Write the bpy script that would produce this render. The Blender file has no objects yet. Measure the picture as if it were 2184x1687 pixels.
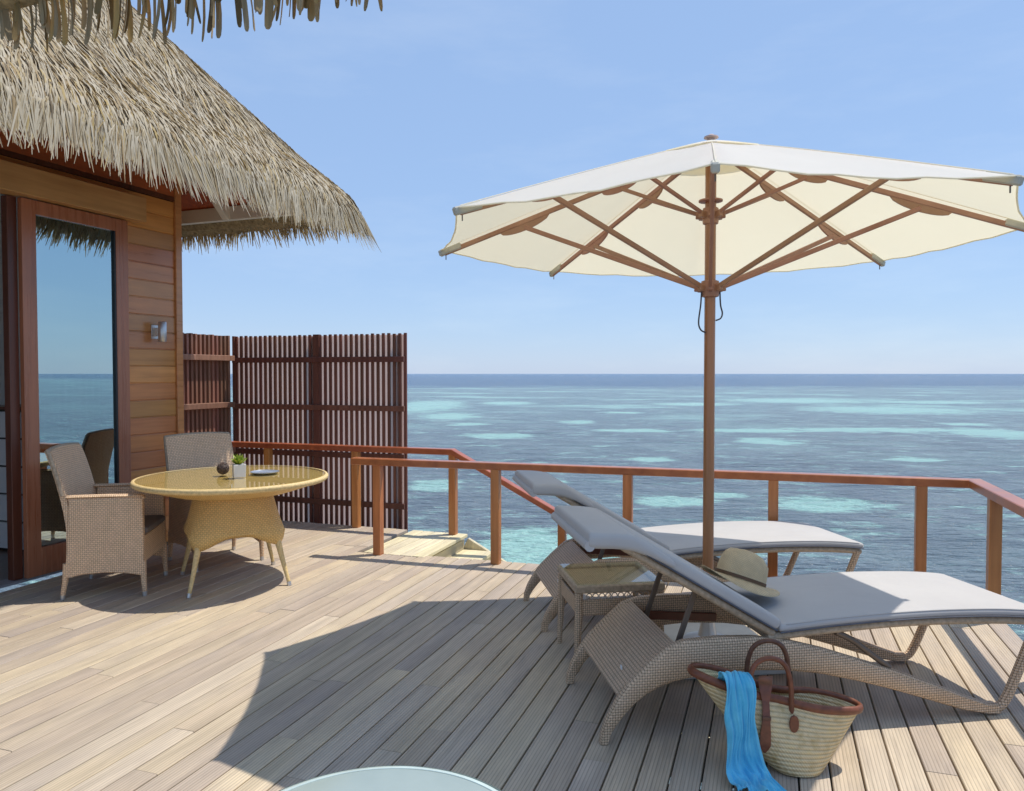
import bpy, bmesh, math, random
import numpy as np
from mathutils import Vector, Matrix
random.seed(7); rng = np.random.default_rng(7)
S = bpy.context.scene
COL = S.collection
RAD = math.radians

# ------------------------------------------------------------------ camera
cam = bpy.data.objects.new('camera', bpy.data.cameras.new('camera'))
COL.objects.link(cam); S.camera = cam
cam.data.sensor_width = 36.0
cam.data.lens = 36.0 * 1620.0 / 2183.0
cam.location = (0, 0, 1.5)
cam.rotation_euler = (RAD(90 - 1.644), 0, 0)
cam.data.clip_start = 0.05; cam.data.clip_end = 30000

# ------------------------------------------------------------------ light
SUN = Vector((0.417, 0.147, 1.0)).normalized()
sun = bpy.data.objects.new('sun', bpy.data.lights.new('sun', 'SUN'))
COL.objects.link(sun)
sun.data.energy = 3.65; sun.data.angle = RAD(0.53); sun.data.color = (1.0, 0.925, 0.82)
sun.rotation_euler = SUN.to_track_quat('Z', 'Y').to_euler()
sun.location = (6, 2, 14)
W = bpy.data.worlds.new('World'); S.world = W; W.use_nodes = True
nt = W.node_tree; nt.nodes.clear()
wo = nt.nodes.new('ShaderNodeOutputWorld'); bg = nt.nodes.new('ShaderNodeBackground')
sky = nt.nodes.new('ShaderNodeTexSky'); sky.sky_type = 'NISHITA'; sky.sun_disc = False
sky.sun_elevation = RAD(66.1); sky.sun_rotation = RAD(70.6)
sky.altitude = 0; sky.air_density = 1.0; sky.dust_density = 0.2; sky.ozone_density = 1.6
bg.inputs['Strength'].default_value = 0.157
# marine haze: the same pale blue veil in every direction over the clear sky
veil = nt.nodes.new('ShaderNodeMix'); veil.data_type = 'RGBA'; veil.inputs[0].default_value = 0.75
# with very faint high cloud wisps
wtc = nt.nodes.new('ShaderNodeTexCoord'); wmp = nt.nodes.new('ShaderNodeMapping'); wmp.inputs['Scale'].default_value = (2.2, 2.2, 9.0)
wno = nt.nodes.new('ShaderNodeTexNoise'); wno.inputs['Scale'].default_value = 1.6; wno.inputs['Detail'].default_value = 7; wno.inputs['Roughness'].default_value = 0.6
wmr = nt.nodes.new('ShaderNodeMapRange'); wmr.inputs[1].default_value = 0.50; wmr.inputs[2].default_value = 0.85; wmr.inputs[3].default_value = 0.0; wmr.inputs[4].default_value = 0.30
wmx = nt.nodes.new('ShaderNodeMix'); wmx.data_type = 'RGBA'
wmx.inputs[6].default_value = (1.95, 2.93, 4.75, 1); wmx.inputs[7].default_value = (4.0, 4.6, 5.5, 1)
nt.links.new(wtc.outputs['Generated'], wmp.inputs['Vector']); nt.links.new(wmp.outputs[0], wno.inputs['Vector'])
nt.links.new(wno.outputs['Fac'], wmr.inputs[0]); nt.links.new(wmr.outputs[0], wmx.inputs[0]); nt.links.new(wmx.outputs[2], veil.inputs[7])
nt.links.new(sky.outputs[0], veil.inputs[6]); nt.links.new(veil.outputs[2], bg.inputs['Color']); nt.links.new(bg.outputs[0], wo.inputs['Surface'])
S.view_settings.view_transform = 'Standard'; S.view_settings.look = 'None'
S.view_settings.exposure = 0.18; S.view_settings.gamma = 1.0
S.view_settings.use_curve_mapping = False
S.cycles.max_bounces = 8; S.cycles.transparent_max_bounces = 12
S.cycles.caustics_reflective = False; S.cycles.caustics_refractive = False
S.cycles.use_denoising = True

# ------------------------------------------------------------------ node helpers
def new_mat(name):
    m = bpy.data.materials.new(name); m.use_nodes = True
    t = m.node_tree; b = t.nodes['Principled BSDF']
    return m, t, b
def N(t, ty, **kw):
    n = t.nodes.new(ty)
    for k, v in kw.items():
        if k in n.inputs.keys(): n.inputs[k].default_value = v
        else: setattr(n, k, v)
    return n
def L(t, a, b): t.links.new(a, b)
def ramp(t, fac, stops, interp='LINEAR'):
    r = t.nodes.new('ShaderNodeValToRGB'); r.color_ramp.interpolation = interp
    e = r.color_ramp.elements
    while len(e) > 1: e.remove(e[-1])
    e[0].position = stops[0][0]; e[0].color = (*stops[0][1], 1)
    for p, c in stops[1:]:
        x = e.new(p); x.color = (*c, 1)
    L(t, fac, r.inputs['Fac']); return r.outputs['Color']
def math_(t, op, a, b=None, c=None):
    n = t.nodes.new('ShaderNodeMath'); n.operation = op
    for i, v in enumerate((a, b, c)):
        if v is None: continue
        if isinstance(v, (int, float)): n.inputs[i].default_value = v
        else: L(t, v, n.inputs[i])
    return n.outputs[0]
def mixc(t, fac, a, b, mode='MIX'):
    n = t.nodes.new('ShaderNodeMix'); n.data_type = 'RGBA'; n.blend_type = mode
    for s, v in ((n.inputs['Factor'], fac), (n.inputs[6], a), (n.inputs[7], b)):
        if isinstance(v, (int, float)): s.default_value = v
        elif isinstance(v, tuple): s.default_value = (*v, 1)
        else: L(t, v, s)
    return n.outputs[2]
def noise(t, vec, scale, detail=4, rough=0.55):
    n = N(t, 'ShaderNodeTexNoise', Scale=scale, Detail=detail, Roughness=rough)
    if vec is not None: L(t, vec, n.inputs['Vector'])
    return n.outputs['Fac']
def objvec(t, scale=(1, 1, 1), rnd=True):
    tc = t.nodes.new('ShaderNodeTexCoord'); mp = t.nodes.new('ShaderNodeMapping')
    L(t, tc.outputs['Object'], mp.inputs['Vector']); mp.inputs['Scale'].default_value = scale
    if not rnd: return mp.outputs[0], None
    oi = t.nodes.new('ShaderNodeObjectInfo')
    ad = t.nodes.new('ShaderNodeVectorMath'); ad.operation = 'ADD'
    cb = t.nodes.new('ShaderNodeCombineXYZ')
    r = math_(t, 'MULTIPLY', oi.outputs['Random'], 57.0)
    for i in range(3): L(t, r, cb.inputs[i])
    L(t, mp.outputs[0], ad.inputs[0]); L(t, cb.outputs[0], ad.inputs[1])
    return ad.outputs[0], oi.outputs['Random']
def bump(t, b, h, strength, dist):
    n = N(t, 'ShaderNodeBump', Strength=strength, Distance=dist)
    L(t, h, n.inputs['Height']); L(t, n.outputs[0], b.inputs['Normal']); return n

def mat_wood(name, dark, light, grain=(30, 2, 30), rough=0.4, var=0.25, spec=0.5, bstr=0.15, coat=0.0):
    m, t, b = new_mat(name)
    v, r = objvec(t, grain)
    n1 = noise(t, v, 1.0, 6, 0.6)
    v2, _ = objvec(t, (1.5, 1.5, 1.5))
    n2 = noise(t, v2, 1.0, 3)
    c = ramp(t, n1, [(0.28, dark), (0.72, light)])
    k = math_(t, 'ADD', math_(t, 'MULTIPLY', n2, 0.5), 0.75)
    c = mixc(t, 1.0, c, k, 'MULTIPLY')
    hs = N(t, 'ShaderNodeHueSaturation')
    L(t, c, hs.inputs['Color'])
    L(t, math_(t, 'ADD', math_(t, 'MULTIPLY', r, 2 * var), 1 - var), hs.inputs['Value'])
    L(t, math_(t, 'ADD', math_(t, 'MULTIPLY', math_(t, 'FRACT', math_(t, 'MULTIPLY', r, 7.31)), 0.02), 0.49), hs.inputs['Hue'])
    L(t, hs.outputs[0], b.inputs['Base Color'])
    L(t, math_(t, 'ADD', math_(t, 'MULTIPLY', n1, 0.2), rough - 0.1), b.inputs['Roughness'])
    b.inputs['Specular IOR Level'].default_value = spec
    b.inputs['Coat Weight'].default_value = coat; b.inputs['Coat Roughness'].default_value = 0.12
    bump(t, b, n1, bstr, 0.004)
    return m

def mat_plain(name, col, rough=0.6, metal=0.0, spec=0.5, nscale=0, namt=0.15, bstr=0.0, bscale=200, bdist=0.001):
    m, t, b = new_mat(name)
    b.inputs['Roughness'].default_value = rough; b.inputs['Metallic'].default_value = metal
    b.inputs['Specular IOR Level'].default_value = spec
    v, r = objvec(t)
    n1 = noise(t, v, nscale or 8.0, 4)
    lo = tuple(x * (1 - namt) for x in col); hi = tuple(min(1, x * (1 + namt)) for x in col)
    L(t, ramp(t, n1, [(0.3, lo), (0.7, hi)]), b.inputs['Base Color'])
    if bstr:
        bump(t, b, noise(t, v, bscale, 3), bstr, bdist)
    return m

def mat_wicker(name, dark, light, cell=0.007, rough=0.5, gap=0.35):
    """basket weave drawn on the metre-scaled UVs"""
    m, t, b = new_mat(name)
    uv = t.nodes.new('ShaderNodeUVMap')
    sp = t.nodes.new('ShaderNodeSeparateXYZ'); L(t, uv.outputs[0], sp.inputs[0])
    u = math_(t, 'MULTIPLY', sp.outputs[0], 1 / cell); w = math_(t, 'MULTIPLY', sp.outputs[1], 1 / cell)
    fu = math_(t, 'FRACT', u); fw = math_(t, 'FRACT', w)
    par = math_(t, 'MODULO', math_(t, 'ADD', math_(t, 'ABSOLUTE', math_(t, 'FLOOR', u)), math_(t, 'ABSOLUTE', math_(t, 'FLOOR', w))), 2.0)
    su = math_(t, 'SINE', math_(t, 'MULTIPLY', fu, math.pi)); sw = math_(t, 'SINE', math_(t, 'MULTIPLY', fw, math.pi))
    a = math_(t, 'MULTIPLY', math_(t, 'POWER', sw, 0.5), math_(t, 'ADD', math_(t, 'MULTIPLY', su, 0.6), 0.4))
    c = math_(t, 'MULTIPLY', math_(t, 'POWER', su, 0.5), math_(t, 'ADD', math_(t, 'MULTIPLY', sw, 0.6), 0.4))
    mx = N(t, 'ShaderNodeMix'); mx.data_type = 'FLOAT'
    L(t, par, mx.inputs[0]); L(t, a, mx.inputs[2]); L(t, c, mx.inputs[3])
    h = mx.outputs[0]
    v, r = objvec(t)
    n1 = noise(t, v, 30.0, 3)
    col = ramp(t, n1, [(0.3, tuple(x * 0.82 for x in light)), (0.7, light)])
    gapf = ramp(t, h, [(0.22, (1, 1, 1)), (0.30 + gap, (0, 0, 0))])
    col = mixc(t, gapf, col, dark)
    col = mixc(t, math_(t, 'MULTIPLY', par, 0.40), col, tuple(x * 0.55 for x in light))
    L(t, col, b.inputs['Base Color'])
    b.inputs['Roughness'].default_value = rough
    bump(t, b, h, 0.8, 0.004)
    return m

# ------------------------------------------------------------------ mesh helpers
class MB:
    def __init__(s): s.v = []; s.f = []; s.tone = None
    def add(s, vs, fs):
        o = len(s.v); s.v += [tuple(p) for p in vs]; s.f += [tuple(i + o for i in f) for f in fs]; return s
    def box(s, x0, x1, y0, y1, z0, z1):
        return s.add([(x0, y0, z0), (x1, y0, z0), (x1, y1, z0), (x0, y1, z0), (x0, y0, z1), (x1, y0, z1), (x1, y1, z1), (x0, y1, z1)],
                     [(0, 3, 2, 1), (4, 5, 6, 7), (0, 1, 5, 4), (1, 2, 6, 5), (2, 3, 7, 6), (3, 0, 4, 7)])
    def bar(s, p, q, w, h, up=(0, 0, 1)):
        """box beam from p to q, w wide and h tall (along up)"""
        p = Vector(p); q = Vector(q); d = (q - p).normalized(); u = Vector(up)
        sd = d.cross(u).normalized(); u = sd.cross(d).normalized()
        vs = []
        for c in (p, q):
            for a, b_ in ((-1, -1), (1, -1), (1, 1), (-1, 1)): vs.append(c + sd * (a * w / 2) + u * (b_ * h / 2))
        return s.add(vs, [(0, 1, 2, 3), (7, 6, 5, 4), (0, 4, 5, 1), (1, 5, 6, 2), (2, 6, 7, 3), (3, 7, 4, 0)])
    def loft(s, rings, cap=True, closed=True):
        n = len(rings[0]); o = len(s.v)
        for r in rings: s.v += [tuple(p) for p in r]
        m = n if closed else n - 1
        for i in range(len(rings) - 1):
            for j in range(m):
                a = o + i * n + j; b_ = o + i * n + (j + 1) % n
                s.f.append((a, b_, b_ + n, a + n))
        if cap and closed:
            s.f.append(tuple(o + j for j in range(n))[::-1])
            s.f.append(tuple(o + (len(rings) - 1) * n + j for j in range(n)))
        return s
    def tube(s, pts, r, n=8, cap=True, squash=None):
        pts = [Vector(p) for p in pts]; rs = r if isinstance(r, (list, tuple)) else [r] * len(pts)
        rings = []; ref = None
        for i, p in enumerate(pts):
            d = (pts[min(i + 1, len(pts) - 1)] - pts[max(i - 1, 0)]).normalized()
            if ref is None:
                ref = Vector((0, 0, 1)) if abs(d.z) < 0.9 else Vector((1, 0, 0))
            a = d.cross(ref).normalized(); b_ = a.cross(d).normalized(); ref = b_
            k1, k2 = squash or (1, 1)
            rings.append([p + a * (math.cos(2 * math.pi * j / n) * rs[i] * k1) + b_ * (math.sin(2 * math.pi * j / n) * rs[i] * k2) for j in range(n)])
        return s.loft(rings, cap)
    def lathe(s, prof, n=32, c=(0, 0), cap=True):
        return s.loft([[(c[0] + r * math.cos(2 * math.pi * j / n), c[1] + r * math.sin(2 * math.pi * j / n), z) for j in range(n)] for r, z in prof], cap)
    def build(s, name, mat, parent=None, loc=None, rz=0, smooth=False, bevel=0, seg=1, uv=False, rx=0, angle=None):
        me = bpy.data.meshes.new(name); me.from_pydata(s.v, [], s.f)
        if bevel or smooth:
            bm = bmesh.new(); bm.from_mesh(me)
            bmesh.ops.recalc_face_normals(bm, faces=bm.faces)
            if bevel:
                es = [e for e in bm.edges if len(e.link_faces) == 2 and e.calc_face_angle(0) > 0.6]
                bmesh.ops.bevel(bm, geom=es, offset=bevel, segments=seg, affect='EDGES', profile=0.6)
            if smooth:
                lim = math.radians(angle or 50)
                for f in bm.faces: f.smooth = True
                for e in bm.edges:
                    if len(e.link_faces) == 2 and e.calc_face_angle(0) > lim: e.smooth = False
            bm.to_mesh(me); bm.free()
        if uv: boxuv(me)
        me.materials.append(mat)
        ob = bpy.data.objects.new(name, me); COL.objects.link(ob)
        if loc is not None: ob.location = loc
        ob.rotation_euler = (rx, 0, rz)
        if parent is not None: ob.parent = parent
        return ob

def boxuv(me):
    ul = me.uv_layers.new(name='UVMap') if not me.uv_layers else me.uv_layers[0]
    for p in me.polygons:
        n = p.normal; ax = max(range(3), key=lambda i: abs(n[i]) + (0.001 if i == 1 else 0))
        for li in p.loop_indices:
            c = me.vertices[me.loops[li].vertex_index].co
            ul.data[li].uv = ((c.y, c.z), (c.x, c.z), (c.x, c.y))[ax]

def empty(name, loc=(0, 0, 0), rz=0):
    e = bpy.data.objects.new(name, None); COL.objects.link(e); e.location = loc; e.rotation_euler = (0, 0, rz)
    e.empty_display_size = 0.1; return e
def tag(o, label=None, cat=None, group=None, kind=None):
    if label: o['label'] = label
    if cat: o['category'] = cat
    if group: o['group'] = group
    if kind: o['kind'] = kind
    return o
def copy_tree(o, parent=None):
    c = o.copy(); COL.objects.link(c)
    if parent is not None: c.parent = parent
    for ch in list(o.children): copy_tree(ch, c)
    return c
def catmull(pts, n=6):
    P = [Vector(p) for p in pts]; out = []
    for i in range(len(P) - 1):
        a = P[max(i - 1, 0)]; b_ = P[i]; c = P[i + 1]; d = P[min(i + 2, len(P) - 1)]
        for k in range(n):
            t = k / n
            out.append(0.5 * ((2 * b_) + (c - a) * t + (2 * a - 5 * b_ + 4 * c - d) * t * t + (3 * b_ - a - 3 * c + d) * t ** 3))
    out.append(P[-1]); return out
def rrect(hw, hh, r, k=3):
    """rounded rectangle outline, centred"""
    r = min(r, hw, hh); o = []
    for cx, cy, a0 in ((hw - r, hh - r, 0), (-hw + r, hh - r, 90), (-hw + r, -hh + r, 180), (hw - r, -hh + r, 270)):
        for i in range(k + 1):
            a = RAD(a0 + 90 * i / k); o.append((cx + r * math.cos(a), cy + r * math.sin(a)))
    return o

# ------------------------------------------------------------------ materials
def mat_deck(name, stops, groove=0.014):
    m, t, b = new_mat(name)
    v, r = objvec(t, (14, 0.9, 14))
    n1 = noise(t, v, 1.0, 7, 0.65)
    v2, _ = objvec(t, (3.0, 1.2, 3.0)); n2 = noise(t, v2, 1.0, 4, 0.6)
    v3, _ = objvec(t, (60, 3.0, 60)); n3 = noise(t, v3, 1.0, 3, 0.6)
    base = ramp(t, r, stops)
    k = math_(t, 'ADD', math_(t, 'MULTIPLY', n1, 1.1), 0.46)
    c = mixc(t, 1.0, base, k, 'MULTIPLY')
    c = mixc(t, math_(t, 'MULTIPLY', ramp_f(t, n2, 0.45, 0.7), 0.45), c, (0.30, 0.255, 0.235))
    c = mixc(t, math_(t, 'MULTIPLY', ramp_f(t, n3, 0.55, 0.78), 0.38), c, (0.20, 0.16, 0.13))
    tc = t.nodes.new('ShaderNodeTexCoord'); sp = t.nodes.new('ShaderNodeSeparateXYZ'); L(t, tc.outputs['Object'], sp.inputs[0])
    g = math_(t, 'ABSOLUTE', math_(t, 'SINE', math_(t, 'MULTIPLY', sp.outputs[0], math.pi / groove)))
    g = math_(t, 'POWER', g, 0.55)
    gd = ramp(t, g, [(0.25, (1, 1, 1)), (0.75, (0, 0, 0))])
    c = mixc(t, math_(t, 'MULTIPLY', gd, 0.42), c, (0.11, 0.09, 0.075))
    L(t, c, b.inputs['Base Color'])
    b.inputs['Roughness'].default_value = 0.72; b.inputs['Specular IOR Level'].default_value = 0.28
    h = math_(t, 'ADD', g, math_(t, 'MULTIPLY', n3, 0.5))
    bump(t, b, h, 0.35, 0.0025)
    return m
def ramp_f(t, x, a, b_):
    n = t.nodes.new('ShaderNodeMapRange'); n.inputs[1].default_value = a; n.inputs[2].default_value = b_
    L(t, x, n.inputs[0]); return n.outputs[0]

M_deck = mat_deck('weathered_decking', [(0.0, (0.57, 0.47, 0.33)), (0.15, (0.47, 0.385, 0.30)), (0.35, (0.61, 0.505, 0.35)), (0.55, (0.52, 0.42, 0.31)), (0.7, (0.44, 0.37, 0.305)), (0.85, (0.60, 0.505, 0.38)), (1.0, (0.51, 0.43, 0.34))])
M_land = mat_deck('pale_new_decking', [(0.0, (0.74, 0.66, 0.42)), (1.0, (0.80, 0.72, 0.50))])
M_joist = mat_plain('dark_joist', (0.05, 0.04, 0.033), 0.85)
M_rail = mat_wood('red_varnished_rail', (0.33, 0.094, 0.030), (0.52, 0.175, 0.058), (9, 9, 9), 0.33, 0.1, 0.5, 0.1, 0.25)
M_post = mat_wood('orange_varnished_post', (0.38, 0.14, 0.042), (0.60, 0.265, 0.085), (22, 22, 1.5), 0.38, 0.12, 0.5, 0.1, 0.15)
M_slat = mat_wood('dark_red_slat', (0.13, 0.052, 0.036), (0.235, 0.10, 0.066), (25, 25, 1.2), 0.5, 0.22)
M_slat_sunlit = mat_wood('sunlit_slat', (0.22, 0.11, 0.075), (0.38, 0.20, 0.14), (25, 25, 1.2), 0.5, 0.25)  # lighter slat copy: sunlight on the side panel put into its colour
M_doorw = mat_wood('door_wood', (0.34, 0.128, 0.055), (0.48, 0.205, 0.095), (25, 25, 1.2), 0.28, 0.05, 0.5, 0.08, 0.3)
M_dark = mat_wood('dark_brown_stile', (0.10, 0.032, 0.016), (0.16, 0.055, 0.028), (25, 25, 1.2), 0.35, 0.05)
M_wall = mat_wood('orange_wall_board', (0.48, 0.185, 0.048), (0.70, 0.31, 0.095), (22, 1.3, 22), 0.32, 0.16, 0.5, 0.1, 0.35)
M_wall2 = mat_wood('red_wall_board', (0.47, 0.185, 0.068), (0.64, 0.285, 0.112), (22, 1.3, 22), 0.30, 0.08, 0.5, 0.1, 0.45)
M_head = mat_wood('golden_header', (0.46, 0.235, 0.08), (0.64, 0.36, 0.14), (22, 1.3, 22), 0.4, 0.05, 0.5, 0.08, 0.1)
M_soff = mat_wood('red_soffit_board', (0.36, 0.085, 0.025), (0.54, 0.14, 0.042), (16, 1.3, 16), 0.5, 0.12)
M_cream = mat_plain('cream_paint', (0.82, 0.77, 0.66), 0.5, namt=0.04)
M_trim = mat_wood('pale_door_trim', (0.50, 0.25, 0.13), (0.62, 0.34, 0.19), (20, 20, 1.5), 0.4, 0.03)
M_white = mat_plain('white_paint', (0.78, 0.78, 0.78), 0.5, namt=0.04)
M_grey = mat_plain('grey_plaster', (0.74, 0.74, 0.72), 0.7, namt=0.06)
M_black = mat_plain('black_gap', (0.02, 0.02, 0.022), 0.4)
M_roomf = mat_wood('room_floor_wood', (0.10, 0.075, 0.06), (0.17, 0.125, 0.10), (12, 1.3, 12), 0.35, 0.1)
M_alu = mat_plain('brushed_aluminium', (0.62, 0.62, 0.62), 0.38, 0.85, namt=0.05)
M_sill = mat_plain('pale_threshold', (0.30, 0.29, 0.30), 0.6, 0.0)
def mat_cush():
    m, t, b = new_mat('grey_cushion_fabric')
    v, r = objvec(t); v2, _ = objvec(t, (2.2, 7.0, 3.0))
    n1 = noise(t, v, 4.0, 5); wr = noise(t, v2, 1.6, 4, 0.5); fi = noise(t, v, 420.0, 2)
    L(t, ramp(t, n1, [(0.3, (0.475, 0.462, 0.452)), (0.7, (0.51, 0.497, 0.485))]), b.inputs['Base Color'])
    b.inputs['Roughness'].default_value = 0.88; b.inputs['Specular IOR Level'].default_value = 0.15; b.inputs['Sheen Weight'].default_value = 0.1
    bp = N(t, 'ShaderNodeBump', Strength=0.30, Distance=0.018); L(t, wr, bp.inputs['Height'])
    b2 = N(t, 'ShaderNodeBump', Strength=0.25, Distance=0.0008); L(t, fi, b2.inputs['Height']); L(t, bp.outputs[0], b2.inputs['Normal']); L(t, b2.outputs[0], b.inputs['Normal'])
    return m
M_cush = mat_cush()
M_pipe = mat_plain('dark_cushion_piping', (0.10, 0.11, 0.14), 0.8)
M_lw = mat_wicker('taupe_wicker', (0.14, 0.085, 0.045), (0.84, 0.61, 0.405), 0.0110)
M_cw = mat_wicker('chair_wicker', (0.27, 0.155, 0.085), (0.99, 0.70, 0.45), 0.0130, gap=0.25)
M_tw = mat_wicker('honey_wicker', (0.52, 0.29, 0.07), (0.97, 0.64, 0.24), 0.0125, gap=0.25)
M_band = mat_plain('woven_band', (0.44, 0.34, 0.235), 0.65, bstr=0.5, bscale=120, bdist=0.003, namt=0.25, nscale=60)
M_bandt = mat_plain('honey_band', (0.74, 0.55, 0.26), 0.6, bstr=0.5, bscale=120, bdist=0.003, namt=0.2, nscale=60)
M_strut = mat_plain('bronze_metal', (0.16, 0.12, 0.09), 0.45, 0.3)
M_pole = mat_wood('umbrella_wood', (0.30, 0.125, 0.050), (0.45, 0.20, 0.085), (30, 30, 1.0), 0.34, 0.03, 0.5, 0.05, 0.3)
M_rib = mat_wood('umbrella_rib', (0.36, 0.175, 0.105), (0.48, 0.26, 0.165), (6, 6, 6), 0.45, 0.06)
M_capm = mat_plain('grey_fabric_pocket', (0.52, 0.50, 0.42), 0.8)
M_stone = mat_plain('pale_stone', (0.55, 0.55, 0.53), 0.7, namt=0.08, bstr=0.2, bscale=60)
M_rope = mat_plain('dark_rope', (0.07, 0.07, 0.09), 0.8)

def mat_canopy():
    m, t, b = new_mat('cream_canvas')
    t.nodes.remove(b); out = t.nodes['Material Output']
    v, r = objvec(t); n1 = noise(t, v, 3.0, 3); fine = noise(t, v, 300.0, 2)
    c = ramp(t, n1, [(0.3, (0.93, 0.92, 0.885)), (0.7, (0.96, 0.95, 0.915))])
    d = N(t, 'ShaderNodeBsdfDiffuse'); tr = N(t, 'ShaderNodeBsdfTranslucent'); mx = N(t, 'ShaderNodeMixShader', Fac=0.46)
    L(t, c, d.inputs['Color']); tr.inputs['Color'].default_value = (0.93, 0.86, 0.62, 1)
    bp = N(t, 'ShaderNodeBump', Strength=0.15, Distance=0.002); L(t, fine, bp.inputs['Height']); L(t, bp.outputs[0], d.inputs['Normal'])
    L(t, d.outputs[0], mx.inputs[1]); L(t, tr.outputs[0], mx.inputs[2]); L(t, mx.outputs[0], out.inputs['Surface'])
    return m
M_canvas = mat_canopy()

def mat_glass(name, tint, refl=0.25, alpha_col=(0.8, 0.9, 0.88), rough=0.0, ior=1.5):
    m, t, b = new_mat(name); t.nodes.remove(b); out = t.nodes['Material Output']
    tr = N(t, 'ShaderNodeBsdfTransparent'); tr.inputs['Color'].default_value = (*alpha_col, 1)
    gl = N(t, 'ShaderNodeBsdfGlossy', Roughness=rough); gl.inputs['Color'].default_value = (*tint, 1)
    fr = N(t, 'ShaderNodeFresnel', IOR=ior)
    f = math_(t, 'MINIMUM', math_(t, 'ADD', fr.outputs[0], refl), 1.0)
    ge = t.nodes.new('ShaderNodeNewGeometry')
    f = math_(t, 'MULTIPLY', f, math_(t, 'SUBTRACT', 1.0, ge.outputs['Backfacing']))
    mx = t.nodes.new('ShaderNodeMixShader'); L(t, f, mx.inputs['Fac'])
    L(t, tr.outputs[0], mx.inputs[1]); L(t, gl.outputs[0], mx.inputs[2]); L(t, mx.outputs[0], out.inputs['Surface'])
    return m
M_doorglass = mat_glass('tinted_door_glass', (0.64, 0.83, 0.88), 0.60, (0.30, 0.42, 0.45), 0.0)
M_tabglass = mat_glass('clear_table_glass', (1, 1, 1), 0.04, (0.95, 0.97, 0.92), 0.0)
def mat_frost():
    m, t, b = new_mat('frosted_green_glass')
    b.inputs['Base Color'].default_value = (0.36, 0.47, 0.45, 1)
    b.inputs['Roughness'].default_value = 0.10; b.inputs['Specular IOR Level'].default_value = 0.9
    b.inputs['Transmission Weight'].default_value = 0.0
    v, r = objvec(t); L(t, ramp(t, noise(t, v, 5.0, 3), [(0.3, (0.29, 0.355, 0.335)), (0.7, (0.34, 0.405, 0.38))]), b.inputs['Base Color'])
    return m
M_frost = mat_frost()

def mat_thatch():
    m, t, b = new_mat('dry_palm_thatch')
    at = t.nodes.new('ShaderNodeAttribute'); at.attribute_name = 'tone'
    v, r = objvec(t, (1, 1, 1)); n1 = noise(t, v, 2.0, 3)
    f = math_(t, 'ADD', at.outputs['Fac'], math_(t, 'MULTIPLY', math_(t, 'SUBTRACT', n1, 0.5), 0.25))
    c = ramp(t, f, [(0.0, (0.14, 0.105, 0.065)), (0.12, (0.28, 0.22, 0.14)), (0.26, (0.42, 0.31, 0.16)), (0.38, (0.46, 0.395, 0.27)), (0.62, (0.55, 0.49, 0.37)), (0.9, (0.59, 0.535, 0.42)), (1.0, (0.50, 0.38, 0.16))])
    L(t, c, b.inputs['Base Color']); b.inputs['Roughness'].default_value = 0.62; b.inputs['Specular IOR Level'].default_value = 0.3
    out = t.nodes['Material Output']; tr = N(t, 'ShaderNodeBsdfTranslucent'); mx = N(t, 'ShaderNodeMixShader', Fac=0.26)
    L(t, mixc(t, 1.0, c, (1.0, 0.80, 0.45), 'MULTIPLY'), tr.inputs['Color'])
    L(t, b.outputs[0], mx.inputs[1]); L(t, tr.outputs[0], mx.inputs[2]); L(t, mx.outputs[0], out.inputs['Surface'])
    return m
M_thatch = mat_thatch()
def mat_leaf():
    m, t, b = new_mat('hanging_palm_leaf')
    v, r = objvec(t, (40, 40, 3)); n1 = noise(t, v, 1.0, 4)
    base = ramp(t, r, [(0.0, (0.24, 0.16, 0.07)), (0.25, (0.52, 0.37, 0.15)), (0.5, (0.70, 0.56, 0.33)), (0.75, (0.50, 0.40, 0.24)), (1.0, (0.74, 0.52, 0.18))])
    c = mixc(t, 1.0, base, math_(t, 'ADD', math_(t, 'MULTIPLY', n1, 0.9), 0.45), 'MULTIPLY')
    L(t, c, b.inputs['Base Color']); b.inputs['Roughness'].default_value = 0.55
    out = t.nodes['Material Output']; tr = N(t, 'ShaderNodeBsdfTranslucent'); mx = N(t, 'ShaderNodeMixShader', Fac=0.38)
    L(t, mixc(t, 1.0, c, (1.0, 0.82, 0.5), 'MULTIPLY'), tr.inputs['Color'])
    L(t, b.outputs[0], mx.inputs[1]); L(t, tr.outputs[0], mx.inputs[2]); L(t, mx.outputs[0], out.inputs['Surface'])
    return m
M_leaf = mat_leaf()

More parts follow.
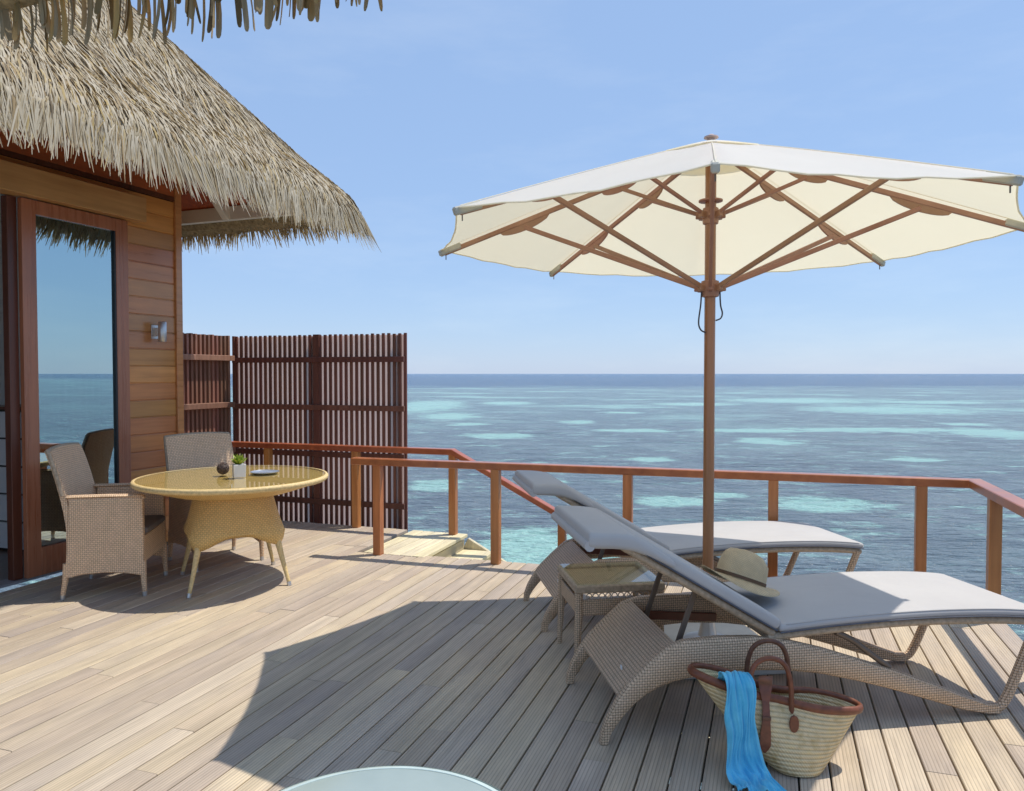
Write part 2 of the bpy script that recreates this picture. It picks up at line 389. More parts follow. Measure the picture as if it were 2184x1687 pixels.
# ================================================================== SEA
def build_sea():
    Z = -2.0
    rs = [0.5, 3.0]; d = 6.0
    while d < 260: rs.append(d); d *= 1.018
    rs += [300, 400, 600, 1000, 2000, 5000, 12000, 25000]
    an = [RAD(x) for x in np.linspace(-48, 48, 240)] + [RAD(x) for x in np.linspace(52, 308, 65)]
    nx = len(an)
    V = np.array([(r * math.sin(a), r * math.cos(a), Z) for r in rs for a in an]); F = []
    for i in range(len(rs) - 1):
        for j in range(nx):
            a = i * nx + j; b0 = i * nx + (j + 1) % nx; F.append((a, a + nx, b0 + nx, b0))
    F.append(tuple(range(nx))[::-1])
    me = bpy.data.meshes.new('sea'); me.from_pydata(V.tolist(), [], F)
    # sandy patches of the lagoon floor, centre x, y and half sizes in metres
    P = [(-2.4, 23.6, 0.9, 1.4), (0.6, 15.0, 1.7, 2.1), (4.5, 20.8, 1.1, 1.0), (5.9, 21.8, 0.8, 0.5), (8.5, 20.3, 1.6, 1.3), (5.6, 30.9, 1.1, 1.0), (16.3, 30.9, 1.1, 1.0), (13.2, 39.2, 1.7, 2.2), (-9.2, 84.0, 4.5, 17), (-5.1, 62.6, 2.6, 5.5), (-0.6, 90.3, 3.3, 5.7), (7.5, 46.8, 2.6, 1.6), (-0.8, 42.7, 2.4, 1.9), (36.7, 98.8, 9.8, 10.2), (36.3, 73.6, 8.7, 8.5), (28.4, 44.7, 3.2, 4.8), (23.0, 47.3, 7.4, 2.3), (14.7, 46.8, 5.1, 1.8), (4.7, 55.1, 1.4, 2.1), (1.3, 24.5, 0.6, 0.4), (31.4, 52.5, 1.9, 1.9), (20.9, 87.4, 5.2, 5.0), (-3.0, 52.5, 1.6, 1.5), (51.6, 93.2, 7.2, 5.6), (10.1, 68.3, 2.1, 1.6), (-7, 21, 1.5, 2.5), (-15, 34, 3, 3), (30, 22, 2, 1.5), (38, 33, 4, 3)]
    sand = np.zeros(len(V))
    for cx, cy, rx, ry in P:
        q = ((V[:, 0] - cx) / (rx * 1.25)) ** 2 + ((V[:, 1] - cy) / (ry * 1.25)) ** 2
        sand = np.maximum(sand, 1 - np.sqrt(q))
    at = me.attributes.new('sand', 'FLOAT', 'POINT'); at.data.foreach_set('value', sand.astype(np.float32))
    m, t, b = new_mat('lagoon_water')
    tc = t.nodes.new('ShaderNodeTexCoord'); pos = tc.outputs['Object']
    sp = t.nodes.new('ShaderNodeSeparateXYZ'); L(t, pos, sp.inputs[0])
    a = t.nodes.new('ShaderNodeAttribute'); a.attribute_name = 'sand'
    mp = N(t, 'ShaderNodeMapping'); mp.inputs['Scale'].default_value = (0.55, 0.9, 1); L(t, pos, mp.inputs['Vector'])
    warp = noise(t, mp.outputs[0], 1.1, 8, 0.70)
    s1 = math_(t, 'ADD', a.outputs['Fac'], math_(t, 'MULTIPLY', math_(t, 'SUBTRACT', warp, 0.5), 2.0))
    mpf = N(t, 'ShaderNodeMapping'); mpf.inputs['Scale'].default_value = (1.6, 4.0, 1); L(t, pos, mpf.inputs['Vector'])
    s1 = math_(t, 'ADD', s1, math_(t, 'MULTIPLY', math_(t, 'SUBTRACT', noise(t, mpf.outputs[0], 1.0, 4, 0.65), 0.5), 0.9))
    s1 = ramp_f(t, s1, 0.09, 0.47)
    mp2 = N(t, 'ShaderNodeMapping'); mp2.inputs['Scale'].default_value = (0.055, 0.075, 1); L(t, pos, mp2.inputs['Vector'])
    big = noise(t, mp2.outputs[0], 1.0, 7, 0.66)
    s2 = ramp_f(t, big, 0.50, 0.625)
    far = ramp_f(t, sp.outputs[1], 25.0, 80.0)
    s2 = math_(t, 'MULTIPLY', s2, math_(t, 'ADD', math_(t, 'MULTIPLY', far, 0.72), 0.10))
    sand_f = math_(t, 'MAXIMUM', s1, s2)
    # reef colours
    mp3 = N(t, 'ShaderNodeMapping'); mp3.inputs['Scale'].default_value = (0.35, 0.22, 1); L(t, pos, mp3.inputs['Vector'])
    rn = noise(t, mp3.outputs[0], 1.0, 6, 0.65)
    reef = ramp(t, rn, [(0.30, (0.066, 0.102, 0.142)), (0.5, (0.120, 0.168, 0.212)), (0.72, (0.195, 0.262, 0.290))])
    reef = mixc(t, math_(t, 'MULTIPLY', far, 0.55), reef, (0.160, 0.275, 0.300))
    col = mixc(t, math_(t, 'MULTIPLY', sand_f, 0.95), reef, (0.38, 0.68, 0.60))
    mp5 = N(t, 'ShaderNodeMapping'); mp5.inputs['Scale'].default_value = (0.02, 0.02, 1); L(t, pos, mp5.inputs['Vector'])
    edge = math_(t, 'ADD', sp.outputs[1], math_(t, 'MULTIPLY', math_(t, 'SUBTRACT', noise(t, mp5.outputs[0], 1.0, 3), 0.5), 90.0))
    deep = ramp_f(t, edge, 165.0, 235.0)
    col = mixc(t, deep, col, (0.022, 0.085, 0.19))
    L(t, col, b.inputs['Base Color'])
    b.inputs['Roughness'].default_value = 0.14; b.inputs['IOR'].default_value = 1.33; b.inputs['Specular IOR Level'].default_value = 0.42
    # ripples
    mpw = N(t, 'ShaderNodeMapping'); mpw.inputs['Scale'].default_value = (1.1, 3.2, 1); mpw.inputs['Rotation'].default_value = (0, 0, RAD(14)); L(t, pos, mpw.inputs['Vector'])
    w1 = noise(t, mpw.outputs[0], 1.0, 5, 0.6)
    mpx = N(t, 'ShaderNodeMapping'); mpx.inputs['Scale'].default_value = (0.35, 0.8, 1); mpx.inputs['Rotation'].default_value = (0, 0, RAD(-10)); L(t, pos, mpx.inputs['Vector'])
    w2 = noise(t, mpx.outputs[0], 1.0, 4, 0.6)
    mpy = N(t, 'ShaderNodeMapping'); mpy.inputs['Scale'].default_value = (3.5, 8.0, 1); L(t, pos, mpy.inputs['Vector'])
    h = math_(t, 'ADD', math_(t, 'ADD', w1, math_(t, 'MULTIPLY', w2, 2.2)), math_(t, 'MULTIPLY', noise(t, mpy.outputs[0], 1.0, 3, 0.6), 0.35))
    bump(t, b, h, 1.0, 0.55)
    me.materials.append(m)
    for p in me.polygons: p.use_smooth = True
    o = bpy.data.objects.new('sea', me); COL.objects.link(o)
    tag(o, kind='structure'); o['label'] = 'turquoise and slate blue lagoon reaching the horizon'
build_sea()

# ================================================================== DECK
DA = RAD(-18.8)
def dk(n, w):  # deck frame -> world
    c, s = math.cos(DA), math.sin(DA); return (n * c - w * s, n * s + w * c)
deck = empty('deck', (0, 0, 0), DA); tag(deck, 'weathered hardwood sun deck over the lagoon', kind='structure')
PITCH = 0.1135; TH = 0.028
def front_edge(n): return 5.665 + (n + 2.72) * 0.040
def plank(name, n, w0, w1, mat, wd=PITCH - 0.0078, z=0.0, parent=deck, th=TH):
    m = MB(); hw = wd / 2; hl = (w1 - w0) / 2
    c = 0.003
    ring = [(-hw, -th), (hw, -th), (hw, -c), (hw - c, 0), (-hw + c, 0), (-hw, -c)]
    m.loft([[(x, y, zz) for x, zz in ring] for y in (-hl, hl)])
    dz = random.uniform(-0.0012, 0.0012)
    return m.build(name, mat, parent, loc=(n, (w0 + w1) / 2, z + dz))
row = 0; n = -5.62
while n < 1.36:
    if n < -5.02: spans = [(5.40, 6.56)]
    elif n < -3.26: spans = [(-1.2, 6.56)]
    elif n < -2.72: spans = [(-1.2, 5.60)]
    else: spans = [(-1.2, front_edge(n))]
    for a0, a1 in spans:
        a = a0
        while a < a1 - 0.05:
            ln = random.uniform(1.5, 2.9)
            if a == a0: ln = random.uniform(0.7, 2.9)
            e = a + ln
            if a1 - e < 0.7: e = a1
            plank('plank', n, a + 0.0015, e - 0.0015, M_deck); a = e
    row += 1; n += PITCH
for i in range(5):  # new pale boards of the landing by the steps
    plank('plank', -3.20 + i * PITCH + 0.02, 5.615, 6.56, M_land)
m = MB()
y = -1.0
while y < 6.5:
    x1 = 1.3 if y < 5.55 else -2.80
    m.box(-5.55 if y > 5.6 else -5.0, x1, y, y + 0.05, -0.20, -0.030); y += 0.42
m.build('joist', M_joist, deck)
m = MB(); m.box(1.345, 1.375, -1.2, 5.80, -0.24, -0.03); m.build('edge_board', M_joist, deck)
m = MB(); m.bar((-2.70, 5.63, -0.135), (1.36, front_edge(1.36) - 0.03, -0.135), 0.03, 0.2); m.build('edge_board', M_joist, deck)
m = MB(); m.box(-5.6, -2.76, 6.52, 6.55, -0.24, -0.03); m.build('edge_board', M_joist, deck)

# steps down to the water
steps = empty('water_steps', (*dk(-2.72, 5.66), 0), DA)
tag(steps, 'pale wooden steps leading down from the deck landing to the lagoon', 'steps')
for i in range(9):
    mb = MB(); x0 = 0.005 + i * 0.27; z = -0.145 * (i + 1)
    mb.box(x0, x0 + 0.30, 0.0, 0.90, z - 0.035, z); mb.build('tread', M_land, steps, bevel=0.004)
    mb = MB(); mb.box(x0 - 0.012, x0 + 0.008, 0.0, 0.90, z + 0.002, z + 0.118 - (0.028 if i == 0 else 0.012)); mb.build('riser', M_land, steps)
m = MB(); m.bar((0.0, 0.93, -0.13), (2.45, 0.93, -0.13 - 1.30), 0.04, 0.2); m.build('stringer', M_land, steps, bevel=0.004)
m = MB(); m.bar((0.0, -0.03, -0.15), (2.45, -0.03, -0.15 - 1.30), 0.04, 0.2); m.build('stringer', M_land, steps, bevel=0.004)

# railings
ZR = 0.80
def railing(name, label, posts, rails, group='wooden handrails round the deck', pw=0.068):
    base = Vector((posts[0][0], posts[0][1], 0))
    r = empty(name, base, 0); tag(r, label, 'railing', group)
    for px_, py_, z0, z1 in posts:
        mb = MB(); mb.box(-pw / 2, pw / 2, -pw / 2, pw / 2, z0, z1)
        mb.build('post', M_post, r, loc=(px_ - base.x, py_ - base.y, 0), rz=DA, bevel=0.004)
    for path in rails:
        # mitred handrail: loft of rectangle along the path
        P = [Vector(p) - base for p in path]; rings = []
        for i, p in enumerate(P):
            d0 = (P[i] - P[i - 1]).normalized() if i else (P[1] - P[0]).normalized()
            d1 = (P[i + 1] - P[i]).normalized() if i < len(P) - 1 else d0
            s0 = Vector((d0.y, -d0.x, 0)).normalized(); s1 = Vector((d1.y, -d1.x, 0)).normalized()
            sd = (s0 + s1).normalized(); k = 1 / max(0.3, sd.dot(s0))
            rings.append([p + sd * (a * 0.046 * k) + Vector((0, 0, b_)) for a, b_ in ((-1, -0.055), (1, -0.055), (1, 0.0), (-1, 0.0))])
        mb = MB(); mb.loft(rings); mb.build('handrail', M_rail, r, bevel=0.005)
    return r
zt = ZR - 0.05
fp = [(-1.109, 6.27), (-0.127, 5.964), (0.868, 5.668), (1.856, 5.375), (2.76, 5.105)]
rp = [(2.93, 4.59), (2.63, 3.66), (2.33, 2.73), (2.02, 1.80), (1.72, 0.87)]
railing('deck_railing', 'red varnished handrail along the seaward edge behind the loungers', [(x, y, -0.03, zt) for x, y in fp + rp],
        [[(-1.33, 6.34, ZR), (-1.109, 6.27, ZR), (3.068, 5.018, ZR), (1.70, 0.80, ZR)]])
bp = [(-4.33, 8.33), (-3.43, 8.03), (-2.48, 7.71), (-1.52, 7.386), (-0.549, 7.06)]
st = (0.948, -0.318)
def sp_(t, z): return (-0.549 + st[0] * t, 7.06 + st[1] * t, z)
railing('step_railing', 'red handrail in front of the slatted screen that slopes down beside the steps',
        [(x, y, -0.03, zt) for x, y in bp[1:]] + [(*sp_(1.05, 0)[:2], -0.9, 0.22), (*sp_(2.1, 0)[:2], -1.5, -0.33)],
        [[(-3.43, 8.03, ZR), sp_(0.0, ZR), sp_(2.3, ZR - 1.18)]])

# slatted privacy screen
def mat_back():
    m, t, b = new_mat('pale_backing'); t.nodes.remove(b); out = t.nodes['Material Output']
    d = N(t, 'ShaderNodeBsdfDiffuse'); d.inputs['Color'].default_value = (0.84, 0.71, 0.66, 1)
    tr = N(t, 'ShaderNodeBsdfTranslucent'); tr.inputs['Color'].default_value = (0.90, 0.76, 0.70, 1)
    mx = N(t, 'ShaderNodeMixShader', Fac=0.8); L(t, d.outputs[0], mx.inputs[1]); L(t, tr.outputs[0], mx.inputs[2]); L(t, mx.outputs[0], out.inputs['Surface'])
    return m
M_back = mat_back()
def screen():
    j = Vector((-3.02, 8.24, 0))
    d = Vector((math.cos(DA), math.sin(DA), 0)); w = Vector((-d.y, d.x, 0))
    r = empty('slatted_screen', j, 0); tag(r, 'tall dark red slatted privacy screen between house corner and steps', 'screen')
    top = 1.905; bot = -0.35; p = 0.0615; k = 0
    while k * p < 2.03:
        mb = MB(); mb.box(-0.0150, 0.0150, 0.010, 0.030, bot, top + random.uniform(-0.004, 0.004))
        mb.build('slat', M_slat, r, loc=d * (k * p + 0.03), rz=DA, bevel=0.002); k += 1
    for z in (1.645, 1.15, 0.665, 0.17):
        mb = MB(); mb.box(0, 2.06, -0.025, 0.0095, z - 0.028, z + 0.028); mb.build('rail', M_slat, r, rz=DA, bevel=0.003)
    mb = MB(); mb.box(-0.03, 2.03, 0.0305, 0.0345, bot, top - 0.012); mb.build('pale_backing_sheet', M_back, r, rz=DA)
    for t in (-0.0, 0.99, 1.985):
        mb = MB(); mb.box(-0.03, 0.03, 0.036, 0.095, bot - 1.8, top - 0.01); mb.build('post', M_slat, r, loc=d * t, rz=DA, bevel=0.003)
    mb = MB(); mb.box(-0.035, 0.035, -0.012, 0.030, bot, top + 0.002); mb.build('slat', M_slat, r, loc=d * (16.5 * p + 0.03), rz=DA)
    mb = MB(); mb.box(-0.012, 0.012, -0.010, 0.030, bot, top); mb.build('slat', M_slat, r, loc=d * 0.0075 - w * 0.0, rz=DA)
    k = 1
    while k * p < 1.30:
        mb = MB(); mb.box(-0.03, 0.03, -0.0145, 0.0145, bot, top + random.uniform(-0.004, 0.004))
        mb.build('slat', M_slat_sunlit, r, loc=-w * (k * p) - d * 0.03, rz=DA, bevel=0.002); k += 1
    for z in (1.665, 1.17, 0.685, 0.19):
        mb = MB(); mb.box(0.001, 0.075, -1.34, -0.065, z - 0.028, z + 0.028); mb.build('rail', M_slat_sunlit, r, rz=DA, bevel=0.003)
screen()

# ================================================================== HOUSE  (local x = out of the wall, y = along the wall away from camera)
HA = RAD(-20.9)
house = empty('villa', (-3.555, 5.447, 0), HA)
tag(house, 'thatched timber villa with glazed sliding door on the left of the deck', 'villa')
CW = 1.56
# wall boards right of the door
BP = 0.1468; zb = 3.03
zs = [3.03 - BP * i for i in range(22)]
for i, z1 in enumerate(zs):
    z0 = max(z1 - BP, 0.002)
    if z1 < 0.03: break
    mb = MB(); x = random.uniform(0, 0.002)
    h = z1 - z0
    mb.loft([[(xx, y, zz) for xx, zz in ((-0.03, 0), (x - 0.008, 0), (x - 0.008, 0.006), (x, 0.011), (x, h - 0.004), (x - 0.003, h - 0.0005), (-0.03, h - 0.0005))] for y in (0.965, 1.485)])
    mat = M_wall2 if 1.70 < (z0 + z1) / 2 < 2.66 else (M_head if z0 > 2.55 and z0 < 2.7 else M_wall)  # upper boards redder, lower orange: sky reflection and sunlight put into board colour
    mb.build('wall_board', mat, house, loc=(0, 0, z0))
m = MB(); m.box(-0.06, -0.012, -3.5, 1.50, 3.035, 4.35); m.build('upper_wall', M_soff, house)
m = MB(); m.box(-0.011, 0.012, -3.5, 1.485, 3.036, 3.075); m.build('moulding', M_dark, house)
m = MB(); m.box(-0.011, 0.008, -3.5, 1.485, 3.0755, 3.23); m.build('frieze_board', M_soff, house)
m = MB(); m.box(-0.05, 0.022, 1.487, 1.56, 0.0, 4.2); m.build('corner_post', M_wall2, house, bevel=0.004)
m = MB(); m.box(-0.10, -0.035, 0.962, 1.49, 0.0, 3.03); m.build('inner_wall', M_grey, house)
# end wall (boards facing away from camera)
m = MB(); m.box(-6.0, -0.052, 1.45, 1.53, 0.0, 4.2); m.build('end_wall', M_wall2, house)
# door header and trims
m = MB(); m.box(0.012, 0.140, -3.2, 1.055, 2.765, 2.965); m.build('door_header', M_head, house, bevel=0.004)
m = MB(); m.box(-0.02, 0.011, -3.2, 0.964, 2.765, 3.03); m.build('lintel', M_wall, house)
m = MB(); m.box(-0.03, 0.03, 0.935, 0.962, 0.0, 2.763); m.build('door_trim', M_trim, house, bevel=0.002)
m = MB(); m.box(-0.09, 0.05, -2.8, 0.962, 0.001, 0.018); m.build('threshold', M_sill, house)
# sliding door leaf
door = MB()
door.box(0.020, 0.062, 0.018, 0.128, 0.02, 2.755); door.box(0.020, 0.062, 0.815, 0.933, 0.02, 2.755)
door.box(0.020, 0.062, 0.1282, 0.8148, 0.02, 0.225); door.box(0.020, 0.062, 0.1282, 0.8148, 2.655, 2.755)
dobj = door.build('door_frame', M_doorw, house, bevel=0.003)
m = MB(); m.box(0.034, 0.040, 0.1285, 0.8145, 0.2255, 2.6545); m.build('glass_pane', M_doorglass, dobj)
m = MB(); m.box(0.041, 0.058, 0.800, 0.8148, 0.226, 2.654); m.build('gasket', M_black, dobj)
m = MB(); m.box(-0.045, 0.016, -0.055, 0.016, 0.02, 2.76); m.build('fixed_stile', M_dark, house, bevel=0.003)
# room inside
m = MB(); m.box(-4.0, -0.10, -3.5, 1.40, -0.02, 0.012); m.build('room_floor', M_roomf, house)
m = MB(); m.box(-4.06, -4.0, -3.5, 1.45, 0.0, 3.1); m.box(-4.0, -0.11, 1.38, 1.44, 0.0, 3.1); m.box(-4.0, -0.1, -3.56, -3.5, 0, 3.1); m.build('room_wall', M_grey, house)
m = MB(); m.box(-4.0, -0.08, -3.5, 1.38, 3.0, 3.06); m.build('room_ceiling', M_white, house)
# drawers against the inside wall
cab = MB(); cab.box(-1.35, -0.75, 0.60, 1.35, 0.02, 1.20); cobj = cab.build('cabinet', M_black, house)
for k in range(5):
    mb = MB(); mb.box(-1.34, -0.76, 0.575, 0.599, 0.04 + k * 0.232, 0.255 + k * 0.232); mb.build('drawer_front', M_white, cobj)
mb = MB(); mb.box(-1.37, -0.73, 0.56, 1.36, 1.202, 1.225); mb.build('cabinet_top', M_dark, cobj)
# curtain behind the glass
cur = MB(); pts = []
for i in range(60):
    y = 0.35 + i * 0.009; pts.append((-0.22 + 0.02 * math.sin(i * 0.9), y))
cur.loft([[(x, y, z) for x, y in pts] for z in (0.04, 2.9)], closed=False)
M_curt = mat_plain('sheer_curtain', (0.45, 0.52, 0.55), 0.9)
cur.build('curtain', M_curt, house, smooth=True)
# wall lamp
lamp = empty('wall_lamp', (0, 0, 0), 0)
hm = Matrix.Translation((-3.555, 5.447, 0)) @ Matrix.Rotation(HA, 4, 'Z')
lp = hm @ Vector((0.0, 1.255, 1.862)); lamp.location = lp; lamp.rotation_euler = (0, 0, HA)
tag(lamp, 'silver cylinder wall lamp fixed to the boards beside the sliding door', 'wall lamp')
m = MB(); m.lathe([(0.030, -0.088), (0.034, -0.084), (0.034, 0.084), (0.030, 0.088)], 24, (0.088, 0)); m.build('lamp_body', M_alu, lamp, smooth=True)
m = MB(); m.box(0.003, 0.058, -0.022, 0.022, -0.035, 0.035); m.build('bracket', M_grey, lamp, bevel=0.003)
m = MB(); m.box(0.0025, 0.010, -0.040, 0.040, -0.060, 0.060); m.build('back_plate', M_alu, lamp, bevel=0.002)

# ---- roof
XE, YE = 1.34, 2.44
PS = [-0.30, -0.12, 0.0, 0.06, 0.2, 0.35, 0.85, 1.49, 2.6, 4.2]
PZ = [1.75, 2.52, 2.99, 3.10, 3.25, 3.39, 3.95, 4.68, 5.92, 7.7]
def zp(s): return np.interp(s, PS, PZ)
roof = MB()
ss = [0.0, 0.06, 0.2, 0.35, 0.6, 0.85, 1.2, 1.49, 2.0, 2.6, 3.4]
for s0, s1 in zip(ss[:-1], ss[1:]):
    z0, z1 = float(zp(s0)) - 0.03, float(zp(s1)) - 0.03
    roof.add([(XE - s0, -4, z0), (XE - s0, YE - s0, z0), (XE - s1, YE - s1, z1), (XE - s1, -4, z1)], [(0, 1, 2, 3)])
    roof.add([(XE - s0, YE - s0, z0), (-5, YE - s0, z0), (-5, YE - s1, z1), (XE - s1, YE - s1, z1)], [(0, 1, 2, 3)])
# underside
us_ = [(0.0, 2.93), (0.08, 2.97), (0.20, 3.13), (0.30, 3.245), (3.4, 6.62)]
for (s0, z0), (s1, z1) in zip(us_[:-1], us_[1:]):
    roof.add([(XE - s0, -4, z0), (XE - s0, YE - s0, z0), (XE - s1, YE - s1, z1), (XE - s1, -4, z1)], [(3, 2, 1, 0)])
    roof.add([(XE - s0, YE - s0, z0), (-5, YE - s0, z0), (-5, YE - s1, z1), (XE - s1, YE - s1, z1)], [(3, 2, 1, 0)])
M_under = mat_plain('thatch_bed', (0.36, 0.29, 0.17), 0.9, nscale=30, namt=0.4, bstr=0.6, bscale=60, bdist=0.01)
robj = roof.build('roof', M_under, house)

def strips(name, mat, parent, cnt, gen, segs=4, tone=True, stuff=True):
    """gen(cnt) -> list of arrays: pts[segs+1] (cnt,3), side (cnt,3), widths"""
    pts, side, wd, tn = gen(cnt)
    K = len(pts); V = np.zeros((cnt, K, 2, 3))
    prof = np.array([0.6, 1.0, 1.0, 0.92, 0.38])[:K] if K == 5 else np.linspace(1, 0.2, K)
    for k in range(K):
        off = side * (wd * prof[k])[:, None]
        V[:, k, 0] = pts[k] - off; V[:, k, 1] = pts[k] + off
    V = V.reshape(-1, 3)
    base = np.arange(cnt)[:, None] * (K * 2)
    q = []
    for k in range(K - 1):
        q.append(np.stack([base[:, 0] + 2 * k, base[:, 0] + 2 * k + 1, base[:, 0] + 2 * k + 3, base[:, 0] + 2 * k + 2], 1))
    Fq = np.concatenate(q)
    me = bpy.data.meshes.new(name)
    me.vertices.add(len(V)); me.vertices.foreach_set('co', V.astype(np.float32).ravel())
    me.loops.add(Fq.size); me.loops.foreach_set('vertex_index', Fq.astype(np.int32).ravel())
    me.polygons.add(len(Fq)); me.polygons.foreach_set('loop_start', np.arange(0, Fq.size, 4, dtype=np.int32))
    me.update(calc_edges=True)
    a = me.attributes.new('tone', 'FLOAT', 'POINT'); a.data.foreach_set('value', np.repeat(tn, K * 2).astype(np.float32))
    me.materials.append(mat)
    o = bpy.data.objects.new(name, me); COL.objects.link(o); o.parent = parent
    if stuff: o['kind'] = 'stuff'
    return o
def lerp(a, b_, t): return a + (b_ - a) * t
def roofgen(door_side, lo=0.02, hi=3.2, ymin=-2.2, ln=(0.28, 0.55), liftk=1.0, wid=(0.004, 0.009), hipfan=True):
    def g(c):
        s0 = lo + (hi - lo) * rng.random(c) ** 1.15
        if door_side:
            al = ymin + (YE - s0 * 1.0 - ymin) * rng.random(c)
        else:
            al = -3.2 + (XE - s0 - (-3.2)) * rng.random(c)
        # distance to hip
        hd = (YE - s0 - al) if door_side else (XE - s0 - al)
        yaw = rng.normal(0, 0.17, c) + 0.22 * np.sin(al * 3.1 + s0 * 2.3) + 0.14 * np.sin(al * 9.0 - s0 * 5)
        yaw += np.clip(0.40 - hd * 0.9, 0, 0.40); yaw = np.clip(yaw, -0.6, 0.6)
        Lg = ln[0] + (ln[1] - ln[0]) * rng.random(c)
        lift = (0.006 + 0.05 * rng.random(c) ** 2) * liftk
        pts = []
        for k in range(5):
            t = k / 4.0
            ds = Lg * t * 0.62
            s = s0 - ds
            z = zp(s)
            # beyond the eave the strip hangs almost straight down
            over = np.clip(-s, 0, None)
            zz = np.where(s < 0, zp(0.0) - over * 1.1, z) + lift * math.sin(math.pi * min(1, t * 1.15)) + 0.008
            sx = np.where(s < 0, s * 0.30, s)
            lat = np.tan(yaw) * Lg * t * 0.8
            if door_side: P = np.stack([XE - sx, al + lat, zz], 1)
            else: P = np.stack([al + lat, YE - sx, zz], 1)
            # keep the other side's envelope
            pts.append(P)
        tw = rng.normal(0, 0.5, c)
        if door_side: side = np.stack([np.sin(tw) * 0.3, np.cos(tw), np.sin(tw) * 0.6], 1)
        else: side = np.stack([np.cos(tw), np.sin(tw) * 0.3, np.sin(tw) * 0.6], 1)
        wd = wid[0] + (wid[1] - wid[0]) * rng.random(c)
        tn = rng.random(c) ** 0.7
        return pts, side, wd, tn
    return g
strips('thatch', M_thatch, robj, 38000, roofgen(True, wid=(0.003, 0.0075)))
strips('thatch', M_thatch, robj, 7500, roofgen(False, lo=0.3, hi=2.2))
strips('thatch', M_thatch, robj, 6500, roofgen(True, lo=0.0, hi=0.30, ln=(0.18, 0.40), wid=(0.004, 0.008)))
strips('thatch', M_thatch, robj, 3300, roofgen(False, lo=0.0, hi=0.30, ln=(0.18, 0.38), wid=(0.004, 0.008)))
# hip crest
def hipgen(c):
    s0 = 0.02 + 3.1 * rng.random(c); pts = []
    da = rng.random(c); ax = np.cos(da * math.pi / 2); ay = np.sin(da * math.pi / 2)
    Lg = np.minimum(0.25 + 0.3 * rng.random(c), s0 * 1.5 + 0.07); lift = 0.02 + 0.04 * rng.random(c)
    for k in range(5):
        t = k / 4.0; s = s0 - Lg * 0.55 * t
        over = np.clip(-s, 0, None)
        z = np.where(s < 0, zp(0.0) - over * 1.8, zp(s)) + lift * (1 - t * 0.5)
        sx = np.where(s < 0, s * 0.35, s)
        P = np.stack([XE - s0 + (s0 - sx) * (0.35 + 0.65 * ax), YE - s0 + (s0 - sx) * (0.35 + 0.65 * ay), z], 1); pts.append(P)
    side = np.stack([-ay, ax, rng.normal(0, 0.3, c)], 1)
    return pts, side, 0.004 + 0.005 * rng.random(c), rng.random(c) ** 0.7
strips('thatch', M_thatch, robj, 4500, hipgen)
# single strands of the visible eave fringe
def strand(parent, p, length, width, lean, mat, curl=0.0, tone=0.5, along=(0, 1, 0), out=(1, 0, 0)):
    a = Vector(along); o_ = Vector(out); P0 = Vector(p); rings = []
    K = 5
    for k in range(K):
        t = k / (K - 1)
        c = P0 + Vector((0, 0, -length * t)) + a * (lean * length * t + curl * length * t * t) + o_ * (-0.05 * length * t * t)
        w = width * (0.8, 1.0, 1.0, 0.9, 0.4)[k]
        fold = width * 0.25
        rings.append([c - a * w, c - o_ * fold, c + a * w, c + o_ * fold])
    mb = MB(); mb.loft(rings); ob = mb.build('palm_strand', mat, parent)
    me = ob.data; at = me.attributes.new('tone', 'FLOAT', 'POINT'); at.data.foreach_set('value', [tone] * len(me.vertices))
    return ob
for i in range(230):
    y = -0.3 + 2.72 * i / 230 + random.uniform(-0.02, 0.02)
    L0 = random.uniform(0.06, 0.19) * (1 + 0.45 * math.sin(i * 0.37) * math.sin(i * 0.11))
    strand(robj, (XE + random.uniform(-0.06, 0.0), y, 3.02 + random.uniform(-0.02, 0.04)), L0, random.uniform(0.004, 0.0085), random.gauss(0.05, 0.16), M_thatch, random.gauss(0, 0.08), random.uniform(0.25, 0.95))
for i in range(60):
    x = XE - 2.6 * i / 60 + random.uniform(-0.02, 0.02)
    strand(robj, (x, YE + random.uniform(-0.05, 0.0), 3.02 + random.uniform(-0.02, 0.04)), random.uniform(0.08, 0.20), random.uniform(0.004, 0.0085), random.gauss(0, 0.16), M_thatch, random.gauss(0, 0.1), random.uniform(0.25, 1.0), (1, 0, 0), (0, 1, 0))
# eave timberwork
m = MB(); m.box(1.06, 1.12, -4, 2.22, 3.0, 3.13); m.build('fascia', M_cream, robj, bevel=0.004)
m = MB(); m.box(-5, 1.055, 2.16, 2.22, 3.0, 3.13); m.build('fascia', M_cream, robj, bevel=0.004)
def rafter(x0, y0, x1, y1, z0, z1, w=0.07):
    mb = MB(); mb.bar((x0, y0, z0), (x1, y1, z1), w, 0.11); mb.build('rafter', M_cream, robj, bevel=0.003)
for yy in (-1.6, -0.8, 0.0, 0.75): rafter(1.10, yy, 0.02, yy, 3.035, 4.08)
rafter(1.08, 2.18, 0.1, 1.2, 3.04, 4.0)
for xx in (0.0, -0.8, -1.6, -2.4): rafter(xx, 2.18, xx, 1.10, 3.035, 4.08)
for k in range(6):
    a = 1.02 - k * 0.15; z = 3.035 + (1.10 - a) * 0.97 + 0.088
    mb = MB(); mb.bar((a, -3.5, z), (a, 1.08 + a, z), 0.206, 0.014, (0.696, 0, 0.718)); mb.build('soffit_board', M_soff, robj)
    mb = MB(); mb.bar((-4.5, 1.10 + a, z), (a - 0.0, 1.10 + a, z), 0.206, 0.014, (0, 0.696, 0.718)); mb.build('soffit_board', M_soff, robj)

